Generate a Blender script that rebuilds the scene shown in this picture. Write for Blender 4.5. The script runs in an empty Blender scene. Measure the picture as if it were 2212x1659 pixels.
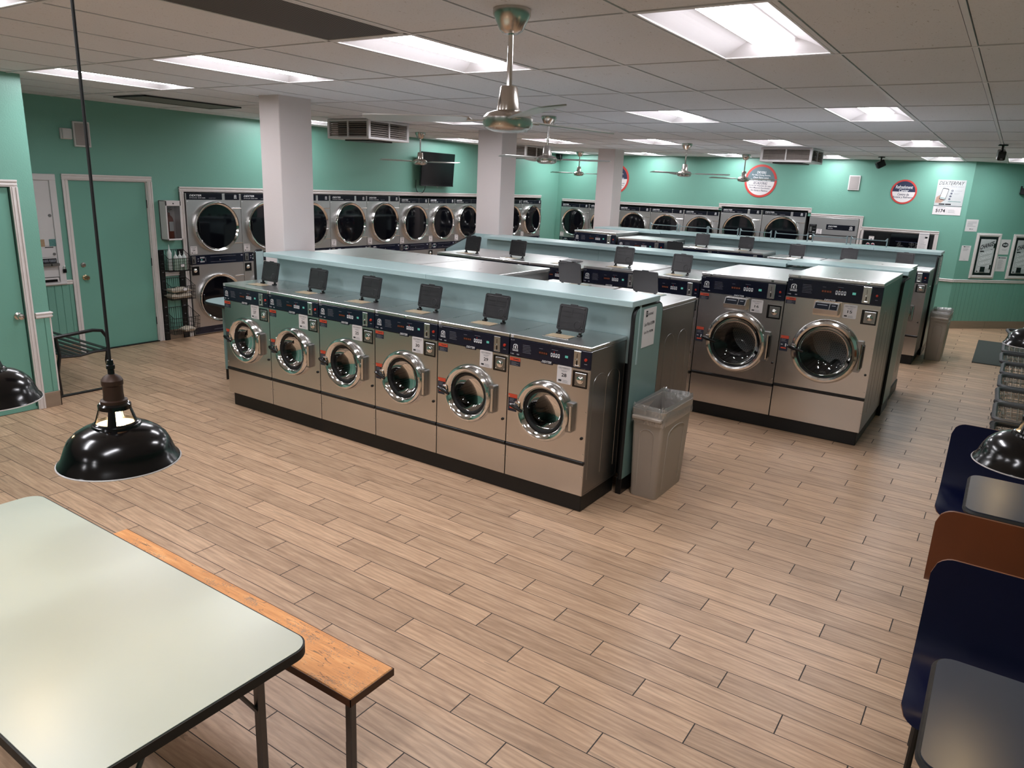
import bpy, bmesh, math, random
from mathutils import Vector, Matrix
SC = bpy.context.scene
ROOT = SC.collection
PI = math.pi
rnd = random.Random(7)

# ------------------------------------------------------------------ camera
H = 2.949                      # ceiling height
cam_d = bpy.data.cameras.new('camera')
cam = bpy.data.objects.new('camera', cam_d)
ROOT.objects.link(cam)
cam_d.sensor_fit = 'HORIZONTAL'
cam_d.sensor_width = 36.0
cam_d.lens = 1580.0 / 2212 * 36.0
cam_d.clip_start = 0.05
_rx, _ry, _rz = 0.2668, 0.0447, -0.5825
_f = Vector((math.sin(_rz) * math.cos(_rx), math.cos(_rz) * math.cos(_rx), -math.sin(_rx)))
_r = Vector((math.cos(_rz), -math.sin(_rz), 0))
_u = _r.cross(_f)
_r2 = _r * math.cos(_ry) + _u * math.sin(_ry)
_u2 = -_r * math.sin(_ry) + _u * math.cos(_ry)
M3 = Matrix((_r2, _u2, -_f)).transposed()
cam.matrix_world = Matrix.Translation((1.534, -3.0944, 2.2267)) @ M3.to_4x4()
SC.camera = cam

# ------------------------------------------------------------------ world, exposure
wd = bpy.data.worlds.new('world'); SC.world = wd
wd.use_nodes = True
wd.node_tree.nodes['Background'].inputs[0].default_value = (0.010, 0.011, 0.013, 1)
wd.node_tree.nodes['Background'].inputs[1].default_value = 1.0
SC.view_settings.view_transform = 'Standard'
SC.view_settings.look = 'None'
SC.view_settings.gamma = 1.0
SC.view_settings.exposure = 0.0
SC.view_settings.use_curve_mapping = False
TROFFER_E = 36.0               # glow of the ceiling fixtures' baskets
BULB_E = 50.0                  # glow of the pendant bulbs

# ------------------------------------------------------------------ materials
def s2l(c):
    return tuple(((v / 12.92) if v <= 0.04045 else ((v + 0.055) / 1.055) ** 2.4) for v in c)
def hx(h):
    return s2l(tuple(int(h[i:i + 2], 16) / 255 for i in (0, 2, 4)))
class NT:
    def __init__(s, name):
        s.m = bpy.data.materials.new(name); s.m.use_nodes = True
        s.t = s.m.node_tree; s.t.nodes.clear()
        s.out = s.t.nodes.new('ShaderNodeOutputMaterial')
    def n(s, typ, **kw):
        nd = s.t.nodes.new(typ)
        for k, v in kw.items():
            if k == 'ins':
                for a, b in v.items():
                    if hasattr(b, 'is_linked') or hasattr(b, 'links'): s.t.links.new(b, nd.inputs[a])
                    else: nd.inputs[a].default_value = b
            else: setattr(nd, k, v)
        return nd
    def math(s, op, a, b=None, c=None):
        ins = {0: a}
        if b is not None: ins[1] = b
        if c is not None: ins[2] = c
        return s.n('ShaderNodeMath', operation=op, ins=ins).outputs[0]
    def link(s, a, b): s.t.links.new(a, b)
    def mixc(s, fac, a, b, mode='MIX'):
        nd = s.n('ShaderNodeMix', data_type='RGBA', blend_type=mode)
        for i, v in ((0, fac), (6, a), (7, b)):
            if hasattr(v, 'links'): s.link(v, nd.inputs[i])
            else: nd.inputs[i].default_value = v if i == 0 else (*v[:3], 1)
        return nd.outputs[2]
    def ramp(s, fac, stops):
        nd = s.n('ShaderNodeValToRGB'); s.link(fac, nd.inputs[0])
        el = nd.color_ramp.elements
        while len(el) < len(stops): el.new(0.5)
        for e, (p, c) in zip(el, stops):
            e.position = p; e.color = (*c[:3], 1) if not isinstance(c, (int, float)) else (c, c, c, 1)
        return nd.outputs[0]
    def coords(s): return s.n('ShaderNodeTexCoord').outputs['Object']
    def noise(s, vec, scale, detail=3, rough=0.5, out=0):
        nd = s.n('ShaderNodeTexNoise', ins={'Scale': scale, 'Detail': detail, 'Roughness': rough})
        s.link(vec, nd.inputs['Vector']); return nd.outputs[out]
    def mapping(s, vec, sc=(1, 1, 1), loc=(0, 0, 0)):
        nd = s.n('ShaderNodeMapping', ins={'Scale': sc, 'Location': loc}); s.link(vec, nd.inputs[0]); return nd.outputs[0]
def principled(name, col, rough=0.5, metal=0.0, var=0.06, nscale=9.0, bump=0.0, bscale=60.0, stretch=None, rvar=0.08, emit=None, spec=0.5, coat=0.0):
    N = NT(name)
    v = N.coords()
    if stretch: v = N.mapping(v, stretch)
    nz = N.noise(v, nscale, 4)
    a = tuple(max(0, c * (1 - var)) for c in col); b = tuple(min(1, c * (1 + var)) for c in col)
    bs = N.n('ShaderNodeBsdfPrincipled', ins={'Metallic': metal, 'Roughness': rough})
    bs.inputs['Specular IOR Level'].default_value = spec
    bs.inputs['Coat Weight'].default_value = coat
    N.link(N.mixc(nz, a, b), bs.inputs['Base Color'])
    rr = N.math('MULTIPLY_ADD', nz, rvar * 2, max(0.02, rough - rvar)); N.link(rr, bs.inputs['Roughness'])
    if bump:
        bz = N.noise(v, bscale, 3)
        bn = N.n('ShaderNodeBump', ins={'Strength': bump, 'Distance': 0.004}); N.link(bz, bn.inputs['Height'])
        N.link(bn.outputs[0], bs.inputs['Normal'])
    if emit:
        bs.inputs['Emission Color'].default_value = (*emit[0], 1); bs.inputs['Emission Strength'].default_value = emit[1]
    N.link(bs.outputs[0], N.out.inputs[0])
    return N.m
def glassy(name, tint=(1, 1, 1), refl=1.0, rough=0.03, base=0.04):
    N = NT(name)
    fr = N.n('ShaderNodeFresnel', ins={'IOR': 1.5})
    f = N.math('MULTIPLY_ADD', fr.outputs[0], refl, base * 0.3)
    t = N.n('ShaderNodeBsdfTransparent'); t.inputs[0].default_value = (*tint, 1)
    nz = N.noise(N.coords(), 30, 2)
    g = N.n('ShaderNodeBsdfGlossy'); N.link(N.math('MULTIPLY_ADD', nz, 0.03, rough), g.inputs['Roughness'])
    mx = N.n('ShaderNodeMixShader'); N.link(f, mx.inputs[0]); N.link(t.outputs[0], mx.inputs[1]); N.link(g.outputs[0], mx.inputs[2])
    N.link(mx.outputs[0], N.out.inputs[0]); return N.m

def liner_mat():
    N = NT('clear_bin_liner')
    nz = N.noise(N.coords(), 22, 4, 0.6)
    t = N.n('ShaderNodeBsdfTransparent'); t.inputs[0].default_value = (.9, .9, .89, 1)
    d = N.n('ShaderNodeBsdfDiffuse'); d.inputs[0].default_value = (.72, .70, .69, 1)
    g = N.n('ShaderNodeBsdfGlossy'); g.inputs['Roughness'].default_value = .16
    bn = N.n('ShaderNodeBump', ins={'Strength': 0.9, 'Distance': 0.01}); N.link(nz, bn.inputs['Height']); N.link(bn.outputs[0], g.inputs['Normal'])
    m1 = N.n('ShaderNodeMixShader', ins={0: 0.24}); N.link(t.outputs[0], m1.inputs[1]); N.link(d.outputs[0], m1.inputs[2])
    m2 = N.n('ShaderNodeMixShader', ins={0: 0.26}); N.link(m1.outputs[0], m2.inputs[1]); N.link(g.outputs[0], m2.inputs[2])
    N.link(m2.outputs[0], N.out.inputs[0]); return N.m
def floor_mat():
    N = NT('wood_plank_tile')
    sp = N.n('ShaderNodeSeparateXYZ'); N.link(N.coords(), sp.inputs[0])
    x, y = sp.outputs[0], sp.outputs[1]
    W, L, S = 0.1463, 0.892, 0.2973
    r = N.math('DIVIDE', N.math('ADD', y, 0.522 + W * 40), W)
    row = N.math('FLOOR', r); fy = N.math('FRACT', r)
    uu = N.math('DIVIDE', N.math('ADD', N.math('MULTIPLY_ADD', row, S, x), 1.01 - 40 * S + L * 40), L)
    idx = N.math('FLOOR', uu); fx = N.math('FRACT', uu)
    gy = N.math('MINIMUM', fy, N.math('SUBTRACT', 1.0, fy))
    gx = N.math('MINIMUM', fx, N.math('SUBTRACT', 1.0, fx))
    my = N.math('LESS_THAN', gy, 0.0020 / W); mx = N.math('LESS_THAN', gx, 0.0028 / L)
    grout = N.math('MAXIMUM', my, mx)
    cv = N.n('ShaderNodeCombineXYZ'); N.link(row, cv.inputs[0]); N.link(idx, cv.inputs[1])
    wn = N.n('ShaderNodeTexWhiteNoise', noise_dimensions='2D'); N.link(cv.outputs[0], wn.inputs['Vector'])
    rv = wn.outputs['Value']
    pv = N.n('ShaderNodeCombineXYZ')
    N.link(N.math('MULTIPLY_ADD', rv, 37.0, N.math('MULTIPLY', x, 1.6)), pv.inputs[0])
    N.link(N.math('MULTIPLY_ADD', rv, 91.0, N.math('MULTIPLY', y, 14.0)), pv.inputs[1])
    g1 = N.noise(pv.outputs[0], 2.2, 6, 0.62)
    pv2 = N.n('ShaderNodeCombineXYZ')
    N.link(N.math('MULTIPLY_ADD', rv, 11.0, N.math('MULTIPLY', x, 4.0)), pv2.inputs[0])
    N.link(N.math('MULTIPLY_ADD', rv, 23.0, N.math('MULTIPLY', y, 90.0)), pv2.inputs[1])
    g2 = N.noise(pv2.outputs[0], 2.0, 3, 0.6)
    col = N.ramp(g1, [(0.20, hx('8e7059')), (0.38, hx('bb9879')), (0.56, hx('d4b08f')), (0.78, hx('e9c8a6'))])
    col = N.mixc(N.math('MULTIPLY', g2, 0.38), col, hx('80675a'))
    wv = N.n('ShaderNodeTexWave', wave_type='RINGS', rings_direction='Z', ins={'Scale': 1.5, 'Distortion': 5.0, 'Detail': 3.0, 'Detail Scale': 1.2})
    pv3 = N.n('ShaderNodeCombineXYZ')
    N.link(N.math('MULTIPLY_ADD', rv, 17.0, N.math('MULTIPLY', x, 0.9)), pv3.inputs[0]); N.link(N.math('MULTIPLY_ADD', rv, 29.0, N.math('MULTIPLY', y, 9.0)), pv3.inputs[1])
    N.link(pv3.outputs[0], wv.inputs['Vector'])
    col = N.mixc(N.math('MULTIPLY', N.math('POWER', wv.outputs['Fac'], 3.0), N.math('MULTIPLY_ADD', g1, 0.7, -0.1)), col, hx('8a6c56'))
    tone = N.math('MULTIPLY_ADD', rv, 0.26, 0.84)
    tc = N.n('ShaderNodeCombineXYZ')
    for i in range(3): N.link(tone, tc.inputs[i])
    col = N.mixc(1.0, col, tc.outputs[0], 'MULTIPLY')
    kn = N.noise(pv.outputs[0], 1.1, 2)
    col = N.mixc(N.math('MULTIPLY', N.math('GREATER_THAN', kn, 0.72), 0.35), col, hx('4d3c30'))
    col = N.mixc(grout, col, hx('2b231e'))
    bs = N.n('ShaderNodeBsdfPrincipled'); N.link(col, bs.inputs['Base Color'])
    N.link(N.math('MULTIPLY_ADD', g2, 0.18, N.math('MULTIPLY_ADD', grout, 0.3, 0.30)), bs.inputs['Roughness'])
    bn = N.n('ShaderNodeBump', ins={'Strength': 0.5, 'Distance': 0.002})
    N.link(N.math('SUBTRACT', N.math('MULTIPLY', g2, 0.25), grout), bn.inputs['Height']); N.link(bn.outputs[0], bs.inputs['Normal'])
    N.link(bs.outputs[0], N.out.inputs[0]); return N.m

def tile_mat():
    N = NT('ceiling_tile')
    v = N.coords()
    big = N.noise(v, 0.9, 3)
    pit = N.noise(N.mapping(v, (1, 1.6, 1)), 95, 2, 0.6)
    fis = N.noise(N.mapping(v, (1, 0.4, 1), (4, 2, 0)), 48, 2, 0.7)
    m = N.math('MAXIMUM', N.math('GREATER_THAN', pit, 0.67), N.math('GREATER_THAN', fis, 0.71))
    col = N.mixc(big, hx('d6d7de'), hx('dedfe6'))
    col = N.mixc(N.math('MULTIPLY', m, 0.5), col, hx('857d79'))
    bs = N.n('ShaderNodeBsdfPrincipled', ins={'Roughness': 0.92}); N.link(col, bs.inputs['Base Color'])
    N.link(bs.outputs[0], N.out.inputs[0]); return N.m

def bench_mat():
    N = NT('worn_orange_wood')
    v = N.coords()
    g = N.noise(N.mapping(v, (1.5, 14, 14)), 3, 5, 0.6)
    col = N.ramp(g, [(0.3, hx('c9864b')), (0.55, hx('e09c5c')), (0.75, hx('ebb277'))])
    w = N.noise(N.mapping(v, (1, 1.6, 1)), 7, 6, 0.7)
    fine = N.noise(v, 140, 3, 0.7)
    worn = N.math('MULTIPLY', N.math('GREATER_THAN', N.math('MULTIPLY_ADD', fine, 0.7, w), 0.96), 0.6)
    col = N.mixc(worn, col, hx('8d7a68'))
    for rot, sx, off in ((0.5, 26, 0), (-0.6, 30, 3), (1.3, 34, 7), (0.1, 40, 11)):
        mp = N.n('ShaderNodeMapping', ins={'Rotation': (0, 0, rot), 'Scale': (2.5, sx, 1), 'Location': (off, off * 2, 0)}); N.link(v, mp.inputs[0])
        ln = N.math('LESS_THAN', N.math('ABSOLUTE', N.math('SUBTRACT', N.noise(mp.outputs[0], 1.6, 1, 0.4), 0.5)), 0.006)
        col = N.mixc(N.math('MULTIPLY', N.math('MULTIPLY', ln, N.math('GREATER_THAN', N.noise(N.mapping(v, (1, 1, 1), (off * 5, 0, 0)), 6, 3, 0.6), 0.56)), 0.75), col, hx('5a4433'))
    bs = N.n('ShaderNodeBsdfPrincipled', ins={'Roughness': 0.55}); N.link(col, bs.inputs['Base Color'])
    N.link(bs.outputs[0], N.out.inputs[0]); return N.m

def perf_mat(name, metal, hole, scale, sq=False):
    N = NT(name)
    v = N.coords()
    sp = N.n('ShaderNodeSeparateXYZ'); N.link(v, sp.inputs[0])
    a = N.math('MULTIPLY', sp.outputs[0], scale); b = N.math('MULTIPLY', sp.outputs[1 if sq else 2], scale * 1.15)
    rowp = N.math('FLOOR', b)
    a2 = N.math('MULTIPLY_ADD', N.math('MODULO', rowp, 2.0), 0.5, a)
    dx = N.math('SUBTRACT', N.math('FRACT', a2), 0.5); dy = N.math('SUBTRACT', N.math('FRACT', b), 0.5)
    d = N.math('SQRT', N.math('ADD', N.math('MULTIPLY', dx, dx), N.math('MULTIPLY', dy, dy)))
    mk = N.math('LESS_THAN', d, 0.36 if sq else 0.22)
    bs = N.n('ShaderNodeBsdfPrincipled', ins={'Roughness': 0.35 if not sq else 0.7, 'Metallic': 0.0 if sq else 0.9})
    N.link(N.mixc(mk, metal, hole), bs.inputs['Base Color'])
    N.link(bs.outputs[0], N.out.inputs[0]); return N.m

STEEL = principled('brushed_stainless', (0.62, 0.61, 0.605), 0.24, 1.0, 0.03, 1.6, 0.0, 180, (1.0, 1.0, 0.5), 0.05)
STEELT = principled('stainless_top', (0.72, 0.71, 0.70), 0.30, 1.0, 0.04, 5.0, 0.03, 60, (4.0, 0.6, 1), 0.06)
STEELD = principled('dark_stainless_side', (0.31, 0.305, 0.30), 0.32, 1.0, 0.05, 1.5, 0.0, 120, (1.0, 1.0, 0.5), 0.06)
STEELR = principled('satin_dryer_steel', (0.52, 0.51, 0.505), 0.36, 1.0, 0.03, 1.6, rvar=0.05)
CHROME = principled('polished_chrome', (0.74, 0.73, 0.71), 0.09, 1.0, 0.03, 8, rvar=0.03)
DRUM = perf_mat('shaded_drum_steel_perforated', (0.035, 0.035, 0.036), (0.003, 0.003, 0.003), 55)  # shade inside the drum is put into a near-black steel colour
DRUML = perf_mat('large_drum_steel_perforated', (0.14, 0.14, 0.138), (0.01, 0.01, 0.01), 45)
BRUSHN = principled('brushed_nickel', (0.58, 0.54, 0.50), 0.24, 1.0, 0.03, 12, rvar=0.05)
ALU = principled('fan_blade_metal', (0.55, 0.54, 0.52), 0.34, 1.0, 0.05, 6, rvar=0.06)
BLACKR = principled('black_rubber', hx('0b0b0d'), 0.6, 0, 0.2, 20)
BLACKP = principled('black_plastic', hx('0b0b0d'), 0.24, 0, 0.2, 20, spec=0.5)
LIDP = principled('smoky_black_lid_plastic', hx('2c2b2d'), 0.32, 0, 0.15, 20)
BLACKM = principled('black_painted_metal', hx('0d0e10'), 0.38, 0, 0.2, 15)
PLINTH = principled('black_painted_plinth', hx('0c0c0e'), 0.5, 0, 0.3, 6, 0.1, 40)
NAVY = principled('navy_control_panel', hx('0d1327'), 0.22, 0, 0.12, 6)
NAVYD = principled('dark_navy_strip', hx('0d111b'), 0.45, 0, 0.12, 6, spec=0.15)
WHITEI = principled('white_print', hx('dfe0e2'), 0.5, 0, 0.03, 20)
PAPER = principled('white_paper', hx('d9d4d4'), 0.75, 0, 0.03, 12)
GREYI = principled('grey_print', hx('8b8c93'), 0.6, 0, 0.05, 20)
BLACKI = principled('black_print', hx('17181c'), 0.6, 0, 0.1, 20)
NAVYI = principled('navy_print', hx('28304a'), 0.5, 0, 0.1, 20)
REDI = principled('red_print', hx('c2403a'), 0.5, 0, 0.08, 20)
ORNG = principled('orange_red_sticker', hx('c8492f'), 0.5, 0, 0.08, 20)
STICK = principled('navy_sticker', hx('1b2132'), 0.45, 0, 0.1, 20)
REDB = principled('red_button', hx('b3301f'), 0.35, 0, 0.05, 20)
LEDR = principled('lit_red_digits', hx('4a2114'), 0.5, 0, 0.05, 20, emit=(hx('c0562c'), 0.10))
LEDG = principled('lit_green_display', hx('2f6a5c'), 0.5, 0, 0.05, 20, emit=(hx('7fe0cc'), 0.35))
TEAL = principled('teal_wall_paint', hx('6ea191'), 0.40, 0, 0.03, 1.5, 0.35, 85)
TEALD = principled('teal_door_paint', hx('6a9f8f'), 0.42, 0, 0.03, 2, 0.1, 60)
BLUEL = principled('pale_blue_laminate', hx('a3babb'), 0.30, 0, 0.02, 1.5, rvar=0.015)
ENDP = principled('grey_green_end_laminate', hx('76928e'), 0.34, 0, 0.02, 1.5, rvar=0.015)
WHITEP = principled('white_column_paint', hx('d6cbca'), 0.6, 0, 0.02, 3, 0.25, 90)
TRIMW = principled('white_trim_paint', hx('d2cbc8'), 0.42, 0, 0.05, 14, 0.1, 50)
WHITEC = principled('white_enamel', hx('cfcaca'), 0.35, 0, 0.03, 8)
TEE = principled('ceiling_tee_metal', hx('d8d8de'), 0.5, 0, 0.06, 5)
TILE = tile_mat()
FLOOR = floor_mat()
BASET = principled('wood_tile_skirting', hx('8d7a68'), 0.45, 0, 0.18, 3.0, 0.1, 30, (1, 1, 8))
REFL = principled('white_reflector', hx('cfcacc'), 0.5, 0, 0.02, 5)
GLOW = principled('lit_diffuser_basket', (0.9, 0.9, 0.9), 0.5, 0, 0.0, 5, emit=((1.0, 1.0, 1.05), TROFFER_E))
GLOWS = principled('glowing_perforated_basket_side', (0.9, 0.9, 0.9), 0.5, 0, 0.0, 5, emit=((1.0, 1.0, 1.05), 3.5))
BULB = principled('lit_bulb', (0.9, 0.8, 0.6), 0.4, 0, 0.0, 5, emit=((1.0, 0.72, 0.40), BULB_E))
GRILLE = perf_mat('perforated_grille', hx('5b5553'), hx('0b0b0b'), 62, True)
VENTG = principled('dusty_grey_vent', hx('6f706c'), 0.7, 0, 0.2, 10)
DUSTW = principled('dusty_louvre', hx('aca29b'), 0.6, 0, 0.25, 20)
DARKV = principled('dark_void', hx('0c0c0c'), 0.9, 0, 0.1, 5)
GLASS = glassy('clear_door_glass', (0.80, 0.80, 0.80), 0.9, 0.02, 0.05)
GLASSC = glassy('clear_cover', (0.9, 0.9, 0.9), 0.6, 0.03, 0.05)
TINT = principled('tinted_dryer_glass', hx('0a0b10'), 0.06, 0, 0.1, 6, rvar=0.03)
SCREEN = principled('tv_screen', hx('050608'), 0.16, 0, 0.1, 4, rvar=0.04)
CREAM = principled('cream_green_laminate', hx('b7bdb0'), 0.30, 0, 0.03, 3, rvar=0.05)
SLATE = principled('slate_blue_laminate', hx('3d4350'), 0.30, 0, 0.05, 5, rvar=0.05)
NAVYS = principled('navy_laminate_seat', hx('040a2c'), 0.40, 0, 0.1, 5, rvar=0.05, spec=0.25)
BROWN = principled('brown_plywood_shell', hx('6b391f'), 0.42, 0, 0.2, 4, 0.05, 40)
EDGEW = principled('plywood_edge', hx('6b3f20'), 0.5, 0, 0.2, 30)
BENCHW = bench_mat()
BENCHE = principled('dark_bench_edge', hx('4a2712'), 0.5, 0, 0.2, 12)
LEGS = principled('gunmetal_leg', hx('5c5c60'), 0.33, 0.8, 0.1, 12)
BINP = principled('taupe_bin_plastic', hx('a89b8f'), 0.5, 0, 0.04, 6, 0.06, 80)
LINER = liner_mat()
MATG = principled('dark_green_grey_mat', hx('3d423e'), 0.95, 0, 0.25, 30, 0.5, 200)
RUST = principled('rusty_brown_socket', hx('3a261b'), 0.5, 0.3, 0.25, 14)
ENAM = principled('black_gloss_enamel', hx('08080a'), 0.16, 0, 0.1, 8, rvar=0.04)
ENAMW = principled('white_enamel_inside', hx('dcd6cc'), 0.4, 0, 0.03, 8)
WIRE = principled('chrome_wire', (0.55, 0.55, 0.54), 0.22, 1.0, 0.05, 15, rvar=0.05)
BUMP = principled('grey_bumper_rubber', hx('47484a'), 0.5, 0, 0.1, 12)
BLUEG = principled('blue_grey_steel_rail', hx('8a999b'), 0.35, 0.6, 0.08, 12)
TOWEL = principled('cream_towel', hx('cbbfae'), 0.95, 0, 0.08, 20, 0.6, 120)
BOTTL = principled('translucent_white_plastic', hx('c9cecb'), 0.4, 0, 0.05, 12)
BOTLQ = principled('pale_green_liquid', hx('9fb5a6'), 0.3, 0, 0.06, 10)
EXTR = principled('dull_red_extinguisher', hx('6e2f1c'), 0.4, 0, 0.1, 10)
BRASS = principled('worn_brass_knob', (0.50, 0.40, 0.25), 0.25, 1.0, 0.08, 15)
FLYER = principled('teal_flyer', hx('4f7f7c'), 0.5, 0, 0.35, 50)
TANF = principled('tan_flyer', hx('a58a6c'), 0.5, 0, 0.3, 60)
SKIN = principled('printed_hand_tone', hx('a9897a'), 0.6, 0, 0.1, 20)
GREYG = principled('grey_gradient_print', hx('b5b8b8'), 0.5, 0, 0.15, 6)
SPKG = principled('speaker_cloth', hx('9b9492'), 0.9, 0, 0.08, 8)
PLATE = principled('dispenser_label_plate', hx('a8957a'), 0.35, 0, 0.3, 60)

# ------------------------------------------------------------------ mesh builder
_tcache = {}
KIDS = {}
def text_data(s, bold=0.0):
    key = (s, bold)
    if key not in _tcache:
        cu = bpy.data.curves.new('lettering', 'FONT'); cu.body = s; cu.size = 1.0
        cu.resolution_u = 2; cu.offset = bold; cu.align_x = 'CENTER'; cu.align_y = 'CENTER'
        ob = bpy.data.objects.new('lettering', cu); ROOT.objects.link(ob)
        dg = bpy.context.evaluated_depsgraph_get()
        me = ob.evaluated_get(dg).to_mesh()
        vs = [(v.co.x, v.co.y) for v in me.vertices]; fs = [tuple(p.vertices) for p in me.polygons]
        ob.evaluated_get(dg).to_mesh_clear()
        bpy.data.objects.remove(ob); bpy.data.curves.remove(cu)
        if vs:
            x0 = min(v[0] for v in vs); x1 = max(v[0] for v in vs); y0 = min(v[1] for v in vs); y1 = max(v[1] for v in vs)
            cx, cy = (x0 + x1) / 2, (y0 + y1) / 2
            vs = [((x - cx) / (x1 - x0), (y - cy) / (y1 - y0)) for x, y in vs]
        _tcache[key] = (vs, fs)
    return _tcache[key]
def rrect(w, h, r, n=5, cx=0, cy=0):
    pts = []
    for sx, sy, a0 in ((1, 1, 0), (-1, 1, 90), (-1, -1, 180), (1, -1, 270)):
        for k in range(n + 1):
            a = math.radians(a0 + 90 * k / n)
            pts.append((cx + sx * (w / 2 - r) + r * math.cos(a), cy + sy * (h / 2 - r) + r * math.sin(a)))
    return pts
class MB:
    def __init__(s): s.v = []; s.f = []; s.mi = []; s.mats = []
    def m(s, mat):
        if mat not in s.mats: s.mats.append(mat)
        return s.mats.index(mat)
    def add(s, vs, fs, mat):
        o = len(s.v); s.v += [tuple(v) for v in vs]; k = s.m(mat)
        for f in fs: s.f.append(tuple(i + o for i in f)); s.mi.append(k)
    def box(s, x0, x1, y0, y1, z0, z1, mat, b=0.0):
        lo = (min(x0, x1), min(y0, y1), min(z0, z1)); hi = (max(x0, x1), max(y0, y1), max(z0, z1))
        b = min(b, min(hi[i] - lo[i] for i in range(3)) * 0.45)
        if b <= 0:
            vs = [((hi if i & 1 else lo)[0], (hi if i & 2 else lo)[1], (hi if i & 4 else lo)[2]) for i in range(8)]
            s.add(vs, [(0, 1, 3, 2), (4, 6, 7, 5), (0, 4, 5, 1), (2, 3, 7, 6), (0, 2, 6, 4), (1, 5, 7, 3)], mat); return s
        vs = []; id = {}
        for i in range(8):
            sg = [(i >> a) & 1 for a in range(3)]
            for a in range(3):
                p = [(hi[k] - (b if k != a else 0)) if sg[k] else (lo[k] + (b if k != a else 0)) for k in range(3)]
                id[(i, a)] = len(vs); vs.append(p)
        fs = []
        for a in range(3):
            p, q = [k for k in range(3) if k != a]
            for sd in (0, 1):
                fs.append([id[((sd << a) | (u << p) | (w << q), a)] for u, w in ((0, 0), (1, 0), (1, 1), (0, 1))])
        for a in range(3):
            p, q = [k for k in range(3) if k != a]
            for u in (0, 1):
                for w in (0, 1):
                    c0 = (u << p) | (w << q); c1 = c0 | (1 << a)
                    fs.append([id[(c0, p)], id[(c1, p)], id[(c1, q)], id[(c0, q)]])
        for i in range(8): fs.append([id[(i, 0)], id[(i, 1)], id[(i, 2)]])
        cc = Vector([(lo[k] + hi[k]) / 2 for k in range(3)])
        out = []
        for f in fs:
            P = [Vector(vs[i]) for i in f]; nrm = (P[1] - P[0]).cross(P[2] - P[0])
            ce = sum(P, Vector()) / len(P)
            out.append(f if nrm.dot(ce - cc) > 0 else f[::-1])
        s.add(vs, out, mat); return s
    def prism(s, poly, axis, a0, a1, mat):
        def mk(p, a):
            return {'x': (a, p[0], p[1]), 'y': (p[0], a, p[1]), 'z': (p[0], p[1], a)}[axis]
        n = len(poly)
        vs = [mk(p, a0) for p in poly] + [mk(p, a1) for p in poly]
        fs = [tuple(range(n))[::-1], tuple(range(n, 2 * n))] + [(i, (i + 1) % n, n + (i + 1) % n, n + i) for i in range(n)]
        s.add(vs, fs, mat); return s
    def lathe(s, prof, c, axis, mat, seg=24, closed=False):
        # prof: (radius, height along axis) from start to end
        ax = {'x': 0, 'y': 1, 'z': 2}[axis]; p, q = [(1, 2), (2, 0), (0, 1)][ax]
        rings = []; vs = []
        for r, h in prof:
            if r < 1e-6:
                v = [0, 0, 0]; v[ax] = c[ax] + h; v[p] = c[p]; v[q] = c[q]; rings.append([len(vs)]); vs.append(v); continue
            rg = []
            for k in range(seg):
                a = 2 * PI * k / seg; v = [0, 0, 0]; v[ax] = c[ax] + h; v[p] = c[p] + r * math.cos(a); v[q] = c[q] + r * math.sin(a)
                rg.append(len(vs)); vs.append(v)
            rings.append(rg)
        fs = []
        pr = list(zip(rings, rings[1:])) + ([(rings[-1], rings[0])] if closed else [])
        for A, B in pr:
            for k in range(seg):
                k2 = (k + 1) % seg
                if len(A) == 1 and len(B) == 1: break
                if len(A) == 1: fs.append((A[0], B[k2], B[k]))
                elif len(B) == 1: fs.append((A[k], A[k2], B[0]))
                else: fs.append((A[k], A[k2], B[k2], B[k]))
        s.add(vs, fs, mat); return s
    def tube(s, pts, r, mat, seg=8, closed=False):
        P = [Vector(p) for p in pts]; n = len(P); rr = r if isinstance(r, (list, tuple)) else [r] * n
        T = []
        for i in range(n):
            if closed: t = P[(i + 1) % n] - P[i - 1]
            else: t = P[min(i + 1, n - 1)] - P[max(i - 1, 0)]
            T.append(t.normalized())
        up = Vector((0, 0, 1)) if abs(T[0].z) < 0.9 else Vector((1, 0, 0))
        nv = (up - T[0] * up.dot(T[0])).normalized(); vs = []
        for i in range(n):
            nv = (nv - T[i] * nv.dot(T[i])).normalized(); bv = T[i].cross(nv)
            for k in range(seg):
                a = 2 * PI * k / seg + PI / seg
                vs.append(P[i] + (nv * math.cos(a) + bv * math.sin(a)) * rr[i])
        fs = []
        for i in range(n if closed else n - 1):
            j = (i + 1) % n
            for k in range(seg):
                k2 = (k + 1) % seg; fs.append((i * seg + k, i * seg + k2, j * seg + k2, j * seg + k))
        if not closed: fs += [tuple(range(seg))[::-1], tuple(range((n - 1) * seg, n * seg))]
        s.add(vs, fs, mat); return s
    def plate_hole(s, x0, x1, z0, z1, cx, cz, r, y, mat, seg=32):
        # flat front plate in xz with a round hole, plus a rim turned inwards
        vs = []; fs = []
        for k in range(seg):
            a = 2 * PI * k / seg; dx, dz = math.cos(a), math.sin(a)
            vs.append((cx + r * dx, y, cz + r * dz))
        for k in range(seg):
            a = 2 * PI * k / seg; dx, dz = math.cos(a), math.sin(a)
            tx = ((x1 - cx) if dx > 0 else (x0 - cx)) / dx if abs(dx) > 1e-6 else 1e9
            tz = ((z1 - cz) if dz > 0 else (z0 - cz)) / dz if abs(dz) > 1e-6 else 1e9
            t = min(tx, tz); vs.append((cx + t * dx, y, cz + t * dz))
        def side(v): return (abs(v[0] - x1) < 1e-6, abs(v[0] - x0) < 1e-6, abs(v[2] - z1) < 1e-6, abs(v[2] - z0) < 1e-6)
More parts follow.
